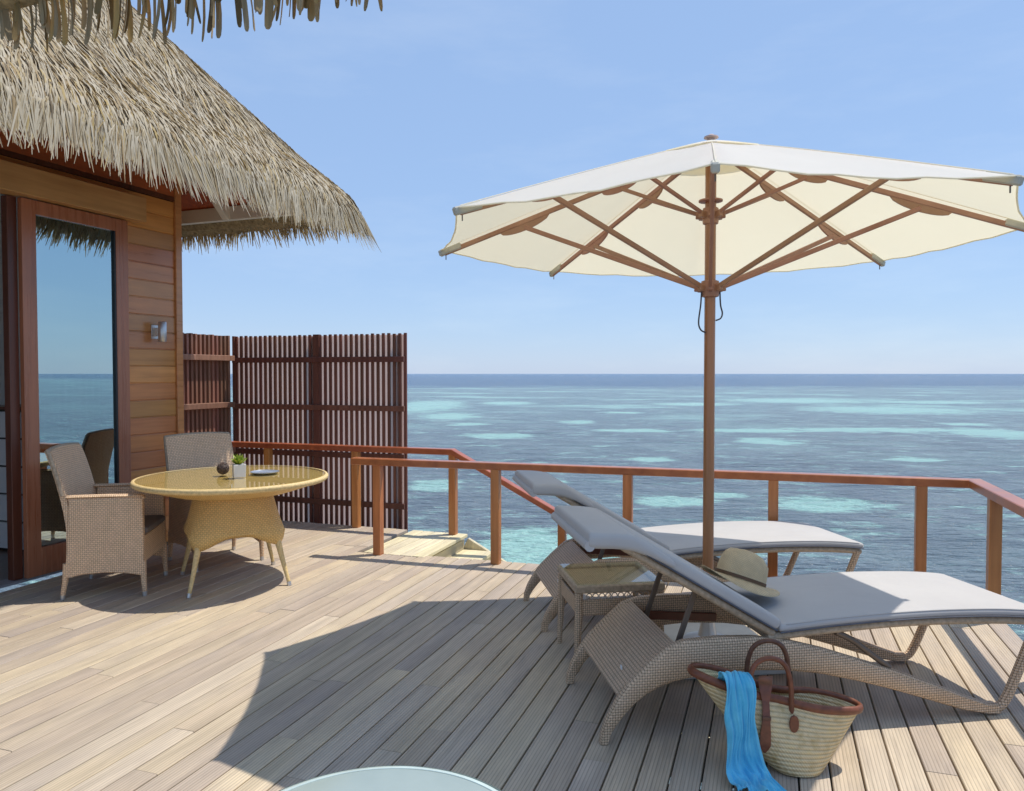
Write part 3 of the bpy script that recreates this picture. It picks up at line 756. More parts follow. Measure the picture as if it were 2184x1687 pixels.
# ---- near roof overhead (the villa's own porch thatch, fringe hanging into the top of the frame)
A0 = Vector((-2.75, 3.36, 0)); B0 = Vector((-0.40, 2.39, 0))
porch = empty('porch_roof', A0, 0); tag(porch, 'overhanging thatch eave with long hanging palm leaves at the top left', 'thatched eave')
dd = (B0 - A0); LN = dd.length; du = dd.normalized(); bk = Vector((du.y, -du.x, 0))  # back towards camera
fr = [(0.0, 2.93), (0.06, 3.05), (0.3, 3.36), (1.2, 4.5), (1.2, 4.3), (0.35, 3.18), (0.1, 2.95)]
m = MB(); m.loft([[du * (t + 0.0) + bk * b_ + Vector((0, 0, z - 0.03 * 0)) for b_, z in fr] for t in (-0.6, LN - 0.04)])
m.build('thatch_body', M_under, porch)
def porchgen(c):
    al = -0.6 + (LN + 0.56) * rng.random(c); s0 = 0.22 + rng.random(c) * 0.95
    Lg = np.minimum(0.25 + 0.25 * rng.random(c), s0 * 1.3); yaw = rng.normal(0, 0.2, c); pts = []
    for k in range(5):
        t = k / 4.0; s = s0 - Lg * t * 0.6
        z = np.where(s > 0, 2.97 + s * 1.27, 2.97 + s * 1.8) + 0.02 + 0.03 * math.sin(3 * t)
        sx = np.where(s < 0, s * 0.3, s)
        P = np.stack([du.x * (al + yaw * Lg * t) + bk.x * sx, du.y * (al + yaw * Lg * t) + bk.y * sx, z], 1); pts.append(P)
    side = np.tile(np.array([du.x, du.y, 0.1]), (c, 1))
    return pts, side, 0.005 + 0.006 * rng.random(c), 0.25 * rng.random(c) + 0.1
strips('thatch', M_thatch, porch, 3500, porchgen)
def leaf(t, dz, L0, w, lean, curl, depth):
    P0 = du * t + bk * depth + Vector((0, 0, dz)); rings = []; K = 7
    tw0, tw1 = random.gauss(0, 0.4), random.gauss(0, 0.5); side0 = du; back0 = bk
    for k in range(K):
        q = (0, 0.3, 0.55, 0.75, 0.9, 0.97, 1.0)[k]
        ang = tw0 + tw1 * q; sdv = side0 * math.cos(ang) + back0 * math.sin(ang); bkv = back0 * math.cos(ang) - side0 * math.sin(ang)
        c = P0 + Vector((0, 0, -L0 * q)) + du * (lean * L0 * q + curl * L0 * q * q) - bk * (0.10 * L0 * math.sin(q * 2.2))
        ww = w * (0.8, 1.0, 1.0, 1.08, 1.05, 0.9, 0.5)[k]; fo = w * 0.35
        rings.append([c - sdv * ww, c - bkv * fo, c + sdv * ww, c + bkv * (-fo + 0.0015)])
    mb = MB(); mb.loft(rings); return mb.build('palm_leaf', M_leaf, porch, smooth=True, angle=80)
def bot_z(t):  # bottom line of the fringe
    return float(np.interp(t, [0.0, 0.65, 1.3, 1.93, 2.5], [2.84, 2.795, 2.735, 2.662, 2.612]))
for i in range(185):
    t = -0.15 + (LN + 0.12) * i / 185 + random.uniform(-0.012, 0.012)
    cl = 0.5 + 0.5 * math.sin(i * 0.55 + 1.2 * math.sin(i * 0.17))
    b0 = bot_z(t) + random.uniform(-0.018, 0.065) * (0.5 + cl) + 0.035 * cl
    if t / LN > 0.8: b0 += random.uniform(0, 0.03)
    top = 3.02
    leaf(t, top, top - b0, random.choice((0.005, 0.0075, 0.010, 0.0125)) * random.uniform(0.85, 1.15), random.gauss(0.015, 0.05), random.gauss(0.0, 0.07), random.uniform(-0.02, 0.05))

# ================================================================== UMBRELLA
def umbrella():
    X0, Y0 = 1.040, 4.005
    r = empty('parasol', (X0, Y0, 0), 0); tag(r, 'large cream octagonal parasol on a brown pole between the two loungers', 'parasol')
    R = 1.490; zt_, za = 2.184, 2.690
    def zr(q): return za - (za - zt_) * (q / R) ** 1.06
    A = [RAD(31 + 45 * k) for k in range(8)]
    m = MB(); NR, NA = 16, 10
    # eight panels
    grid = {}
    for i in range(NR + 1):
        q = 0.03 + (R - 0.03) * i / NR
        for k in range(8):
            for j in range(NA):
                u = j / NA
                a0, a1 = A[k], A[(k + 1) % 8] + (2 * math.pi if k == 7 else 0)
                p0 = Vector((q * math.cos(a0), q * math.sin(a0), 0)); p1 = Vector((q * math.cos(a1), q * math.sin(a1), 0))
                p = p0.lerp(p1, u)
                e = 4 * u * (1 - u)
                p *= 1 - 0.022 * e * (i / NR) ** 2
                z = zr(q) - 0.020 * e * (i / NR) + 0.004 * math.sin(7 * u * math.pi + k) * (i / NR)
                m.v.append((p.x, p.y, z + 0.022))
    n = 8 * NA
    for i in range(NR):
        for j in range(n):
            a = i * n + j; b_ = i * n + (j + 1) % n; m.f.append((a, b_, b_ + n, a + n))
    can = m.build('canopy', M_canvas, r, smooth=True, angle=30)
    for a in A:
        sm = MB(); sm.tube([(math.cos(a) * q, math.sin(a) * q, zr(q) + 0.0235) for q in [0.32 + (R - 0.34) * i / 12 for i in range(13)]], 0.0022, 4, cap=False); sm.build('seam', M_canvas, can)
    # hem
    hm_ = MB()
    outer = [Vector(p) for p in m.v[-n:]]
    hm_.tube(outer + [outer[0]], 0.004, 5, cap=False); hm_.build('hem', M_canvas, can)
    # vent cap
    v = MB(); rings = []
    for q, dz in ((0.02, 0.030), (0.10, 0.029), (0.20, 0.027), (0.30, 0.0245)):
        rings.append([(q * (1 if j % 3 else 1.03) * math.cos(RAD(31 + 15 * j)), q * (1 if j % 3 else 1.03) * math.sin(RAD(31 + 15 * j)), zr(q) + dz) for j in range(24)])
    v.loft(rings, cap=False); v.build('vent', M_canvas, can, smooth=True, angle=60)
    m = MB(); m.lathe([(0.0, za + 0.060), (0.012, za + 0.058), (0.020, za + 0.052), (0.036, za + 0.047), (0.038, za + 0.040), (0.02, za + 0.036), (0.02, za - 0.1)], 20)
    m.build('finial', mat_plain('finial_pale', (0.62, 0.45, 0.38), 0.4), r, smooth=True)
    # pole with long flute highlights: octagonal-ish tube
    m = MB(); m.lathe([(0.0285, 0.20), (0.0285, 2.60), (0.0255, 2.62)], 24); m.build('pole', M_pole, r, smooth=True)
    m = MB(); m.lathe([(0.033, 0.12), (0.033, 0.375), (0.0345, 0.38), (0.0345, 0.40), (0.030, 0.402)], 24); m.build('sleeve', M_alu, r, smooth=True)
    hubs = ((1.955, 0.045), (2.335, 0.040))
    for hz, hr in hubs:
        m = MB(); m.lathe([(0.0305, hz - 0.055), (hr, hz - 0.05), (hr + 0.006, hz), (hr, hz + 0.03), (0.030, hz + 0.035)], 16); h = m.build('hub', M_rib, r, smooth=True)
        for a in A:
            mb = MB(); c, s = math.cos(a), math.sin(a)
            mb.bar((c * (hr - 0.01), s * (hr - 0.01), hz - 0.01), (c * (hr + 0.035), s * (hr + 0.035), hz - 0.005), 0.026, 0.034); mb.build('lug', M_rib, h, bevel=0.003)
    m = MB(); m.lathe([(0.030, 2.395), (0.062, 2.40), (0.062, 2.408), (0.030, 2.412)], 20); m.build('collar', M_rib, r, smooth=True)
    for a in A:
        c, s = math.cos(a), math.sin(a)
        m = MB(); P = [(c * q, s * q, zr(q) - 0.006) for q in (0.05, 0.5, 1.0, R - 0.02)]
        for p, q in zip(P[:-1], P[1:]): pass
        m.bar(P[0], P[-1], 0.018, 0.026); rb = m.build('rib', M_rib, r, bevel=0.003)
        for qc, half in ((0.47, 0.11), (1.0, 0.15)):
            # half-moon bracket under the rib
            mb = MB(); arc = []
            for k in range(13):
                u = -1 + 2 * k / 12; arc.append((qc + u * half, -0.016 - 0.048 * math.sqrt(max(0, 1 - u * u))))
            arc = [(qc - half, -0.008)] + arc + [(qc + half, -0.008)]
            sl = -(za - zt_) / R
            rings = []
            for sd in (-0.0055, 0.0055):
                rings.append([(c * q - s * sd, s * q + c * sd, zr(qc) + (q - qc) * sl + dz) for q, dz in arc])
            mb.loft(rings); mb.build('bracket', M_rib, rb)
        for (hz, hr), qe in zip(hubs, (1.0, 0.47)):
            mb = MB(); mb.bar((c * (hr + 0.01), s * (hr + 0.01), hz - 0.004), (c * qe, s * qe, zr(qe) - 0.045), 0.017, 0.025 if qe > 0.9 else 0.019)
            mb.build('strut', M_rib, r, bevel=0.003)
        # pocket at the tip
        mb = MB(); mb.bar((c * (R - 0.12), s * (R - 0.12), zr(R - 0.12) + 0.002), (c * (R + 0.010), s * (R + 0.010), zr(R + 0.010) + 0.004), 0.030, 0.036)
        pk = mb.build('tip_pocket', M_capm, r, bevel=0.006)
        mb = MB(); q = R - 0.03; mb.tube([(c * q, s * q, zr(q) - 0.015), (c * q, s * q, zr(q) - 0.045)], 0.003, 6); mb.build('pin', M_strut, pk)
    # pulley rope loops
    for sg, ln in ((-1, 0.20), (1, 0.14)):
        d = Vector((1, 0.12 * sg, 0)) * sg
        P = [d * 0.048 + Vector((0, -0.02, 1.93)), d * 0.052 + Vector((0, -0.02, 1.86)), d * 0.062 + Vector((0, -0.02, 1.93 - ln * 0.8)), d * 0.052 + Vector((0, -0.025, 1.93 - ln)), d * 0.026 + Vector((0, -0.022, 1.925 - ln * 1.05))]
        m = MB(); m.tube(catmull(P, 6), 0.0042, 6); m.build('rope', M_rope, r, smooth=True)
    # base
    m = MB(); m.box(-0.32, 0.32, -0.30, 0.34, 0.002, 0.075); m.build('base_slab', M_stone, r, rz=RAD(8), bevel=0.012, seg=2)
    m = MB(); m.lathe([(0.13, 0.0755), (0.125, 0.09), (0.05, 0.11), (0.038, 0.16), (0.034, 0.19)], 24); m.build('base_cone', M_alu, r, smooth=True)
umbrella()

# ================================================================== LOUNGERS (local x = along, y = across, z up)
def lounger():
    r = empty('sun_lounger', (0.3754, 3.018, 0), math.atan2(0.1522, 0.9884))
    Wd = 0.664; th = 0.052
    # side arches: (u, z_top, z_low) outline
    top = [(-0.016, 0.0), (-0.012, 0.045), (0.010, 0.106), (0.055, 0.182), (0.100, 0.238), (0.185, 0.318), (0.262, 0.382), (0.334, 0.405), (0.477, 0.413), (0.634, 0.407), (0.792, 0.383), (0.954, 0.339), (1.118, 0.284), (1.285, 0.228), (1.455, 0.163), (1.628, 0.093), (1.730, 0.055), (1.775, 0.052)]
    low = [(0.018, 0.0), (0.026, 0.035), (0.046, 0.068), (0.080, 0.110), (0.118, 0.152), (0.174, 0.194), (0.235, 0.224), (0.300, 0.243), (0.427, 0.261), (0.583, 0.270), (0.780, 0.259), (0.940, 0.235), (1.085, 0.200), (1.250, 0.153), (1.430, 0.095), (1.610, 0.035), (1.730, 0.010), (1.790, 0.006)]
    n = len(top)
    for side in (0, 1):
        y0, y1 = (0.0, th) if side == 0 else (Wd - th, Wd)
        m = MB(); rings = []
        for i, ((tu, tz), (lu, lz)) in enumerate(zip(top, low)):
            thin = 1.0 if i > 4 else 0.65 + 0.07 * i
            ym = (y0 + y1) / 2; h = th / 2 * thin; b_ = 0.010
            k = 0.12
            def P(f, y): return (lerp(tu, lu, f), y, lerp(tz, lz, f))
            rings.append([P(0, ym - h * 0.55), P(0, ym + h * 0.55), P(k, ym + h), P(1 - k, ym + h), P(1, ym + h * 0.55), P(1, ym - h * 0.55), P(1 - k, ym - h), P(k, ym - h)])
        m.loft(rings); m.build('side_arch', M_lw, r, smooth=True, uv=True, angle=55)
        ym = (y0 + y1) / 2
        m = MB(); m.tube(catmull([(1.72, ym, 0.032), (1.79, ym, 0.027), (1.835, ym, 0.065), (1.90, ym, 0.20), (1.975, ym, 0.375), (1.985, ym, 0.40)], 4), 0.021, 10); m.build('end_leg', M_lw, r, smooth=True, uv=True)
    # sloping head panel between the arches
    m = MB(); pr = [(0.060, 0.185), (0.100, 0.232), (0.185, 0.312), (0.262, 0.376), (0.305, 0.392)]
    lo = [(0.075, 0.175), (0.112, 0.219), (0.197, 0.298), (0.272, 0.360), (0.307, 0.372)]
    for i in range(len(pr)): pass
    m.loft([[(u, y, z) for u, z in pr] + [(u, y, z) for u, z in lo[::-1]] for y in (th - 0.004, Wd - th + 0.004)])
    m.build('head_panel', M_lw, r, uv=True, smooth=True, angle=50)
    m = MB(); m.box(0.112, 0.116, 0.150, 0.168, 0.2455, 0.262); m.build('label_tag', M_white, r)
    # seat frame
    sp = [(0.71, 0.405), (0.80, 0.412), (1.0, 0.424), (1.25, 0.435), (1.5, 0.436), (1.75, 0.428), (1.92, 0.416), (2.00, 0.405)]
    m = MB()
    for y in (0.035, Wd - 0.035): m.tube(catmull([(u, y, z - 0.012) for u, z in sp], 3), 0.0175, 8)
    m.tube([(2.0, 0.03, 0.393), (2.0, Wd - 0.03, 0.393)], 0.0175, 8); m.tube([(0.72, 0.03, 0.393), (0.72, Wd - 0.03, 0.393)], 0.015, 8)
    m.build('seat_frame', M_band, r, smooth=True)
    m = MB(); g = catmull([(u, 0, z) for u, z in sp], 3)
    m.loft([[(p.x, 0.04, p.z - 0.014), (p.x, Wd - 0.04, p.z - 0.014), (p.x, Wd - 0.04, p.z - 0.004), (p.x, 0.04, p.z - 0.004)] for p in g]); m.build('seat_panel', M_lw, r, uv=True)
    # curved stretcher below the seat
    m = MB(); m.tube(catmull([(1.02, 0.035, 0.40), (1.10, 0.04, 0.36), (1.18, 0.035, 0.30), (1.27, 0.03, 0.235)], 4), 0.013, 8); m.build('brace', M_strut, r, smooth=True)
    m = MB(); m.tube(catmull([(1.02, Wd - .035, 0.40), (1.10, Wd - .04, 0.36), (1.18, Wd - .035, 0.30), (1.27, Wd - .03, 0.235)], 4), 0.013, 8); m.build('brace', M_strut, r, smooth=True)
    # back frame
    B0_, B1 = Vector((0.735, 0, 0.408)), Vector((0.085, 0, 0.796)); bd = (B1 - B0_).normalized(); bn = Vector((-bd.z, 0, bd.x)); bn = bn if bn.z > 0 else -bn
    m = MB()
    for y in (0.035, Wd - 0.035): m.tube([B0_ + Vector((0, y, 0)), B1 + Vector((0, y, 0))], 0.0165, 8)
    m.tube([B1 + Vector((0, 0.03, 0)), B1 + Vector((0, Wd - 0.03, 0))], 0.0165, 8); m.build('back_frame', M_band, r, smooth=True)
    m = MB(); m.loft([[p + Vector((0, y, 0)) + bn * h for y, h in ((0.04, -0.004), (Wd - 0.04, -0.004), (Wd - 0.04, 0.006), (0.04, 0.006))] for p in (B0_, B1)]); m.build('back_panel', M_lw, r, uv=True)
    # props
    for y in (0.13, Wd - 0.13):
        m = MB(); m.bar(B0_.lerp(B1, 0.47) + Vector((0, y, -0.015)), (0.335, y, 0.30), 0.012, 0.024, (1, 0, 0)); m.build('prop', M_strut, r, bevel=0.002)
    m = MB(); m.tube([(0.34, 0.05, 0.305), (0.34, Wd - 0.05, 0.305)], 0.010, 8); m.build('cross_bar', M_strut, r, smooth=True)
    for y in (0.07, Wd - 0.07):
        m = MB(); m.bar((0.36, y, 0.33), (0.73, y, 0.30), 0.02, 0.04); m.build('back_rack', M_dark, r, bevel=0.003)
    # cushions: loft of rounded rectangle along a path
    def cushion(name, path, thick, y0, y1, endr=0.02, rr=0.016, puff=0.006):
        P = [Vector(p) for p in path]; rings = []
        ym = (y0 + y1) / 2; hw = (y1 - y0) / 2
        # arc length & end rounding
        S_ = [0.0]
        for a, b_ in zip(P[:-1], P[1:]): S_.append(S_[-1] + (b_ - a).length)
        tot = S_[-1]
        for i, p in enumerate(P):
            d = (P[min(i + 1, len(P) - 1)] - P[max(i - 1, 0)]).normalized(); nn = Vector((-d.z, 0, d.x)); nn = nn if nn.z > 0 else -nn
            e = min(S_[i], tot - S_[i]); k = 1.0
            if e < endr: k = 0.45 + 0.55 * math.sqrt(max(0, 1 - (1 - e / endr) ** 2))
            t = thick[i] if isinstance(thick, list) else thick
            sec = []
            base = rrect(hw - (1 - k) * endr * 0.5, t / 2 * k, min(rr, t * 0.45) * k, 3)
            # subdivide top for puff
            for a, b_ in base: sec.append(p + nn * (t / 2 + b_) + Vector((0, ym + a, 0)))
            rings.append(sec)
        mb = MB(); mb.loft(rings); return mb.build(name, M_cush, r, smooth=True, angle=60)
    def dens(pts, n=5, e0=0.02):
        c = catmull(pts, n)
        a, b_ = c[0], c[-1]
        pre = [a.lerp(c[1], min(1, f / max(1e-6, (c[1] - a).length))) for f in (0, 0.003, 0.009)]
        post = [b_.lerp(c[-2], min(1, f / max(1e-6, (c[-2] - b_).length))) for f in (0.009, 0.003, 0)]
        return pre + c[1:-1] + post
    cp = dens([(0.755, 0, 0.416), (0.85, 0, 0.423), (1.0, 0, 0.433), (1.25, 0, 0.443), (1.5, 0, 0.445), (1.75, 0, 0.438), (1.92, 0, 0.425), (2.015, 0, 0.413)], 5)
    sc = cushion('seat_cushion', cp, 0.036, 0.008, Wd - 0.008)
    c0 = B0_ + bn * 0.018 + bd * 0.005; c1 = B1 + bn * 0.018 - bd * 0.0
    bc = cushion('back_cushion', dens([c0, c0.lerp(c1, 0.25), c0.lerp(c1, 0.5), c0.lerp(c1, 0.75), c1], 4), 0.052, 0.008, Wd - 0.008)
    # thick head pad that wraps the top end
    hp = catmull([(0.285, 0, 0.708), (0.20, 0, 0.750), (0.12, 0, 0.781), (0.05, 0, 0.793), (-0.02, 0, 0.797), (-0.072, 0, 0.800)], 5)
    a0, a1 = hp[-2], hp[-1]
    hp = hp[:-1] + [a0.lerp(a1, 0.55), a0.lerp(a1, 0.85), a1]
    nP_ = len(hp); th_ = [lerp(0.026, 0.066, min(1, (i / 11))) for i in range(nP_)]
    pil = cushion('head_pad', [tuple(p) for p in hp], th_, -0.004, Wd + 0.004, endr=0.012, rr=0.022)
    m = MB(); m.tube([(-0.066, 0.0, 0.811), (-0.066, Wd, 0.811)], 0.021, 12); m.build('pad_roll', M_cush, pil, smooth=True)
    m = MB(); tp = [(p.x, 0.0125, p.z + 0.0335) for p in cp[4:-4]]; m.tube(tp, 0.0022, 5); m.tube([(x, Wd - 0.0125, z) for x, y, z in tp], 0.0022, 5); m.build('seam', M_cush, sc, smooth=True)
    # piping along the lower cushion edges
    m = MB(); m.tube([(p.x, 0.0075, p.z + 0.003) for p in cp], 0.0035, 5); m.tube([(p.x, Wd - 0.0075, p.z + 0.003) for p in cp], 0.0035, 5); m.build('piping', M_pipe, sc, smooth=True)
    m = MB(); m.tube([c0 + Vector((0, 0.0075, 0)) + bn * 0.003, c1 + Vector((0, 0.0075, 0)) + bn * 0.003], 0.0035, 5); m.build('piping', M_pipe, bc, smooth=True)
    return r
L1 = lounger()
tag(L1, 'nearer sun lounger with straw hat on its grey cushion', 'sun lounger', 'wicker sun loungers under the parasol')
L2 = copy_tree(L1); L2.location = (0.189, 4.364, 0)
tag(L2, 'farther sun lounger behind the parasol pole next to the handrail', 'sun lounger', 'wicker sun loungers under the parasol')
LROT = L1.rotation_euler.z; LM = Matrix.Translation(L1.location) @ Matrix.Rotation(LROT, 4, 'Z')

# straw hat
def hat():
    base = LM @ Vector((0.735, 0.345, 0.553))
    r = empty('straw_hat', base, LROT); r.rotation_euler = (RAD(-8), RAD(20), LROT)
    tag(r, 'cream straw sun hat with thin brown band resting on the nearer lounger', 'hat')
    M_straw = mat_wicker('straw_weave', (0.48, 0.34, 0.17), (0.94, 0.74, 0.45), 0.005, 0.7, 0.2)
    m = MB(); rings = []
    for q, z in ((0.105, 0.0), (0.105, 0.03), (0.103, 0.06), (0.099, 0.088), (0.090, 0.112), (0.074, 0.128), (0.052, 0.134), (0.028, 0.132), (0.008, 0.131)):
        ring = []
        for j in range(32):
            a = 2 * math.pi * j / 32; ex = 1.12; x = q * ex * math.cos(a); y = q * 0.92 * math.sin(a)
            zz = z
            if z > 0.1: zz = z - 0.014 * math.exp(-(y / 0.022) ** 2) - 0.008 * (x / 0.1) - 0.010 * (x / 0.1) ** 2
            if z > 0.05 and x < -0.03: y *= 1 - 0.12 * (z - 0.05) / 0.07
            ring.append((x, y, zz))
        rings.append(ring)
    m.loft(rings, cap=False); m.f.append(tuple(range(8 * 32, 9 * 32))); m.build('crown', M_straw, r, smooth=True, uv=True)
    m = MB(); m.loft([[(q * 1.12 * math.cos(2 * math.pi * j / 32), q * 0.92 * math.sin(2 * math.pi * j / 32), z) for j in range(32)] for q, z in ((0.1075, 0.002), (0.1085, 0.016), (0.1065, 0.017))], cap=False)
    m.build('hat_band', mat_plain('brown_band', (0.13, 0.07, 0.035), 0.6), r, smooth=True)
    m = MB(); up, dn = [], []
    for q in (0.098, 0.125, 0.150, 0.172):
        ring, rd = [], []
        for j in range(40):
            a = 2 * math.pi * j / 40; f = (q - 0.098) / 0.074
            z = -0.006 * f + f * f * (0.018 * math.cos(2 * a) - 0.004) + 0.012 * f * math.sin(a)
            p = (q * 1.08 * math.cos(a), q * 0.94 * math.sin(a), z + 0.001); ring.append(p); rd.append((p[0], p[1], p[2] - 0.003))
        up.append(ring); dn.append(rd)
    m.loft(up + dn[::-1], cap=False); m.build('brim', M_straw, r, smooth=True, uv=True, angle=80)
hat()

# side table between the loungers
def side_table():
    r = empty('side_table', (0.318, 3.775, 0), RAD(8.5)); tag(r, 'low square wicker side table with glass top between the loungers', 'side table')
    ux, uy, H_ = 0.47, 0.44, 0.435
    m = MB()
    for x0, x1, y0, y1 in ((0, ux, 0, 0.035), (0, ux, uy - 0.035, uy), (0, 0.035, 0.0352, uy - 0.0352), (ux - 0.035, ux, 0.0352, uy - 0.0352)): m.box(x0, x1, y0, y1, H_ - 0.04, H_)
    m.build('top_frame', M_band, r, bevel=0.006)
    m = MB(); m.box(0.034, ux - 0.034, 0.034, uy - 0.034, H_ - 0.03, H_ - 0.018); m.build('top_weave', M_lw, r, uv=True)
    m = MB(); m.box(0.012, ux - 0.012, 0.012, uy - 0.012, H_ + 0.001, H_ + 0.007); m.build('glass_top', M_tabglass, r)
    m = MB()
    for x0, x1, y0, y1 in ((0.03, ux - 0.03, 0.012, 0.028), (0.03, ux - 0.03, uy - 0.028, uy - 0.012), (0.012, 0.028, 0.03, uy - 0.03), (ux - 0.028, ux - 0.012, 0.03, uy - 0.03)): m.box(x0, x1, y0, y1, H_ - 0.155, H_ - 0.075)
    m.build('apron', M_lw, r, uv=True, bevel=0.004)
    # scalloped open trim
    m = MB()
    for k in range(10):
        cx = 0.075 + k * 0.033
        m.tube([(cx + 0.014 * math.cos(t), 0.016, H_ - 0.058 + 0.014 * math.sin(t)) for t in [math.pi * q / 5 for q in range(11)]], 0.003, 5, cap=False)
    m.build('scallop_trim', mat_plain('pale_cane', (0.50, 0.42, 0.34), 0.5), r, smooth=True)
    for x in (0.022, ux - 0.022):
        for y in (0.022, uy - 0.022):
            m = MB(); ox = -0.012 if x < 0.2 else 0.012; oy = -0.008 if y < 0.2 else 0.008
            m.tube([(x + ox, y + oy, 0.0), (x + ox * 0.7, y + oy * 0.7, 0.1), (x, y, H_ - 0.16), (x, y, H_ - 0.041)], [0.013, 0.016, 0.021, 0.022], 8); m.build('leg', M_lw, r, smooth=True, uv=True)
side_table()

# ================================================================== straw bag and scarf
def bag():
    r = empty('straw_bag', (1.055, 2.855, 0), RAD(-4)); tag(r, 'woven straw beach bag with brown leather rim and handles leaning on the deck', 'bag')
    M_s = mat_wicker('palm_basket', (0.30, 0.22, 0.10), (0.62, 0.52, 0.30), 0.012, 0.65, 0.2)
    # basket material: horizontal braided coils
    m_, t, b = new_mat('braided_straw')
    v, rr_ = objvec(t, (1, 1, 1)); sp = t.nodes.new('ShaderNodeSeparateXYZ')
    uv = t.nodes.new('ShaderNodeUVMap'); L(t, uv.outputs[0], sp.inputs[0])
    wv = math_(t, 'SINE', math_(t, 'MULTIPLY', sp.outputs[1], 2 * math.pi / 0.0165))
    zz = math_(t, 'SINE', math_(t, 'ADD', math_(t, 'MULTIPLY', sp.outputs[0], 2 * math.pi / 0.011), math_(t, 'MULTIPLY', sp.outputs[1], 380.0)))
    n1 = noise(t, v, 25.0, 4)
    wv = math_(t, 'ADD', wv, math_(t, 'MULTIPLY', math_(t, 'SUBTRACT', noise(t, v, 18.0, 4, 0.7), 0.5), 1.6))
    c = ramp(t, n1, [(0.28, (0.58, 0.43, 0.19)), (0.5, (0.82, 0.67, 0.40)), (0.75, (0.88, 0.69, 0.34))])
    c = mixc(t, math_(t, 'MULTIPLY', ramp_f(t, wv, 0.0, -1.0), 0.6), c, (0.36, 0.28, 0.15)); 
    c = mixc(t, math_(t, 'MULTIPLY', ramp_f(t, zz, 0.2, -0.9), 0.22), c, (0.33, 0.25, 0.13))
    L(t, c, b.inputs['Base Color']); b.inputs['Roughness'].default_value = 0.7
    bump(t, b, math_(t, 'ADD', wv, math_(t, 'MULTIPLY', zz, 0.4)), 0.6, 0.003)
    M_lea = mat_plain('brown_leather', (0.185, 0.060, 0.028), 0.42, nscale=40, namt=0.25, bstr=0.25, bscale=150)
    M_lea2 = mat_plain('dark_brown_leather', (0.13, 0.055, 0.032), 0.45, nscale=40, namt=0.3, bstr=0.25, bscale=150)
    # rim curve: left tip (-0.35,.34) right tip (.28,.21); pinched in the middle
    NA = 56
    def ring(f, inset=0.0):
        """f 0 = base, 1 = rim"""
        out = []
        for j in range(NA):
            a = 2 * math.pi * j / NA; ca, sa = math.cos(a), math.sin(a)
            hx = lerp(0.090, 0.322, f ** 0.92) - inset; hy = lerp(0.085, 0.105, math.sin(f * 1.9)) - inset
            cx = lerp(0.028, -0.045, f)
            sx = abs(ca) ** 0.9 * (1 if ca > 0 else -1)
            x = cx + hx * sx; yy = hy * sa
            # pinch at the middle of the mouth, belly full
            yy *= 1 - 0.50 * (f ** 3) * math.exp(-((x - cx) / 0.12) ** 2)
            z = f * (0.272 - 0.205 * (x - cx) - 0.012 * math.cos(3 * (x - cx) / 0.32)) 
            zb = 0.004 * 0
            if f < 0.001: z = 0.0
            yy += 0.010 * f * math.sin(2.5 * x + 1) + 0.035 * f
            out.append((x, yy, z + 0.003 + zb))
        return out
    m = MB(); fs = [0, 0.02, 0.06, 0.12, 0.2, 0.3, 0.4, 0.5, 0.6, 0.7, 0.8, 0.88, 0.95, 1.0]
    rings = [[(x * 0.86 + 0.008, y * 0.8, 0.003) for x, y, z in ring(0)]] + [ring(f) for f in fs[1:]]
    inner = [ring(f, 0.010) for f in fs[::-1][:-1]]; inner = [[(x, y, z + 0.0) for x, y, z in q] for q in inner]
    m.loft(rings + inner)
    ob = m.build('basket', m_, r, smooth=True, angle=70)
    me = ob.data; ul = me.uv_layers.new(name='UVMap')
    for p in me.polygons:
        for li in p.loop_indices:
            c = me.vertices[me.loops[li].vertex_index].co
            ul.data[li].uv = (c.x + c.y, c.z + 0.19 * (c.x + 0.045) * min(1, c.z / 0.28))
    rim = [Vector(p) for p in ring(1.0)]
    m = MB(); m.tube([p + Vector((0, 0, 0.002)) for p in rim] + [rim[0] + Vector((0, 0, 0.002))], 0.0145, 8, cap=False, squash=(0.75, 1.15)); m.build('leather_rim', M_lea, r, smooth=True, angle=80)
    def rimpt(x, near):
        c = [p for p in rim if (p.y < 0.035) == near]
        return min(c, key=lambda p: abs(p.x - x))
    outer_pts = [p for q in rings for p in q]
    def ysurf(x, z):
        c = sorted((p for p in outer_pts if p[1] < 0.03), key=lambda p: (p[0] - x) ** 2 + (p[2] - z) ** 2)[:3]
        return min(p[1] for p in c)
    # handles (near and far)
    for near, mat, top in ((True, M_lea, 0.428), (False, M_lea2, 0.446)):
        a, b_ = (rimpt(-0.165, near), rimpt(-0.012, near)) if near else (rimpt(-0.145, near), rimpt(0.02, near)); yo = -0.012 if near else 0.012
        dx = 0.0 if near else -0.004
        P = [a + Vector((dx, yo, -0.060)), a + Vector((dx, yo, -0.020))]
        zb_ = max(a.z, b_.z)
        for k in range(1, 12):
            an_ = math.pi * k / 12; t_ = 0.5 - 0.5 * math.cos(an_); q_ = a.lerp(b_, t_); hh = (top - lerp(a.z, b_.z, t_)) * math.sin(an_) ** 0.85
            P.append(q_ + Vector((dx - 0.010 * math.sin(2 * math.pi * t_), yo * (1 - math.sin(math.pi * t_)), hh)))
        P += [b_ + Vector((dx, yo, -0.020)), b_ + Vector((dx, yo, -0.060))]
        m = MB(); m.tube(catmull(P, 4), 0.0098, 8); h = m.build('handle', mat, r, smooth=True)
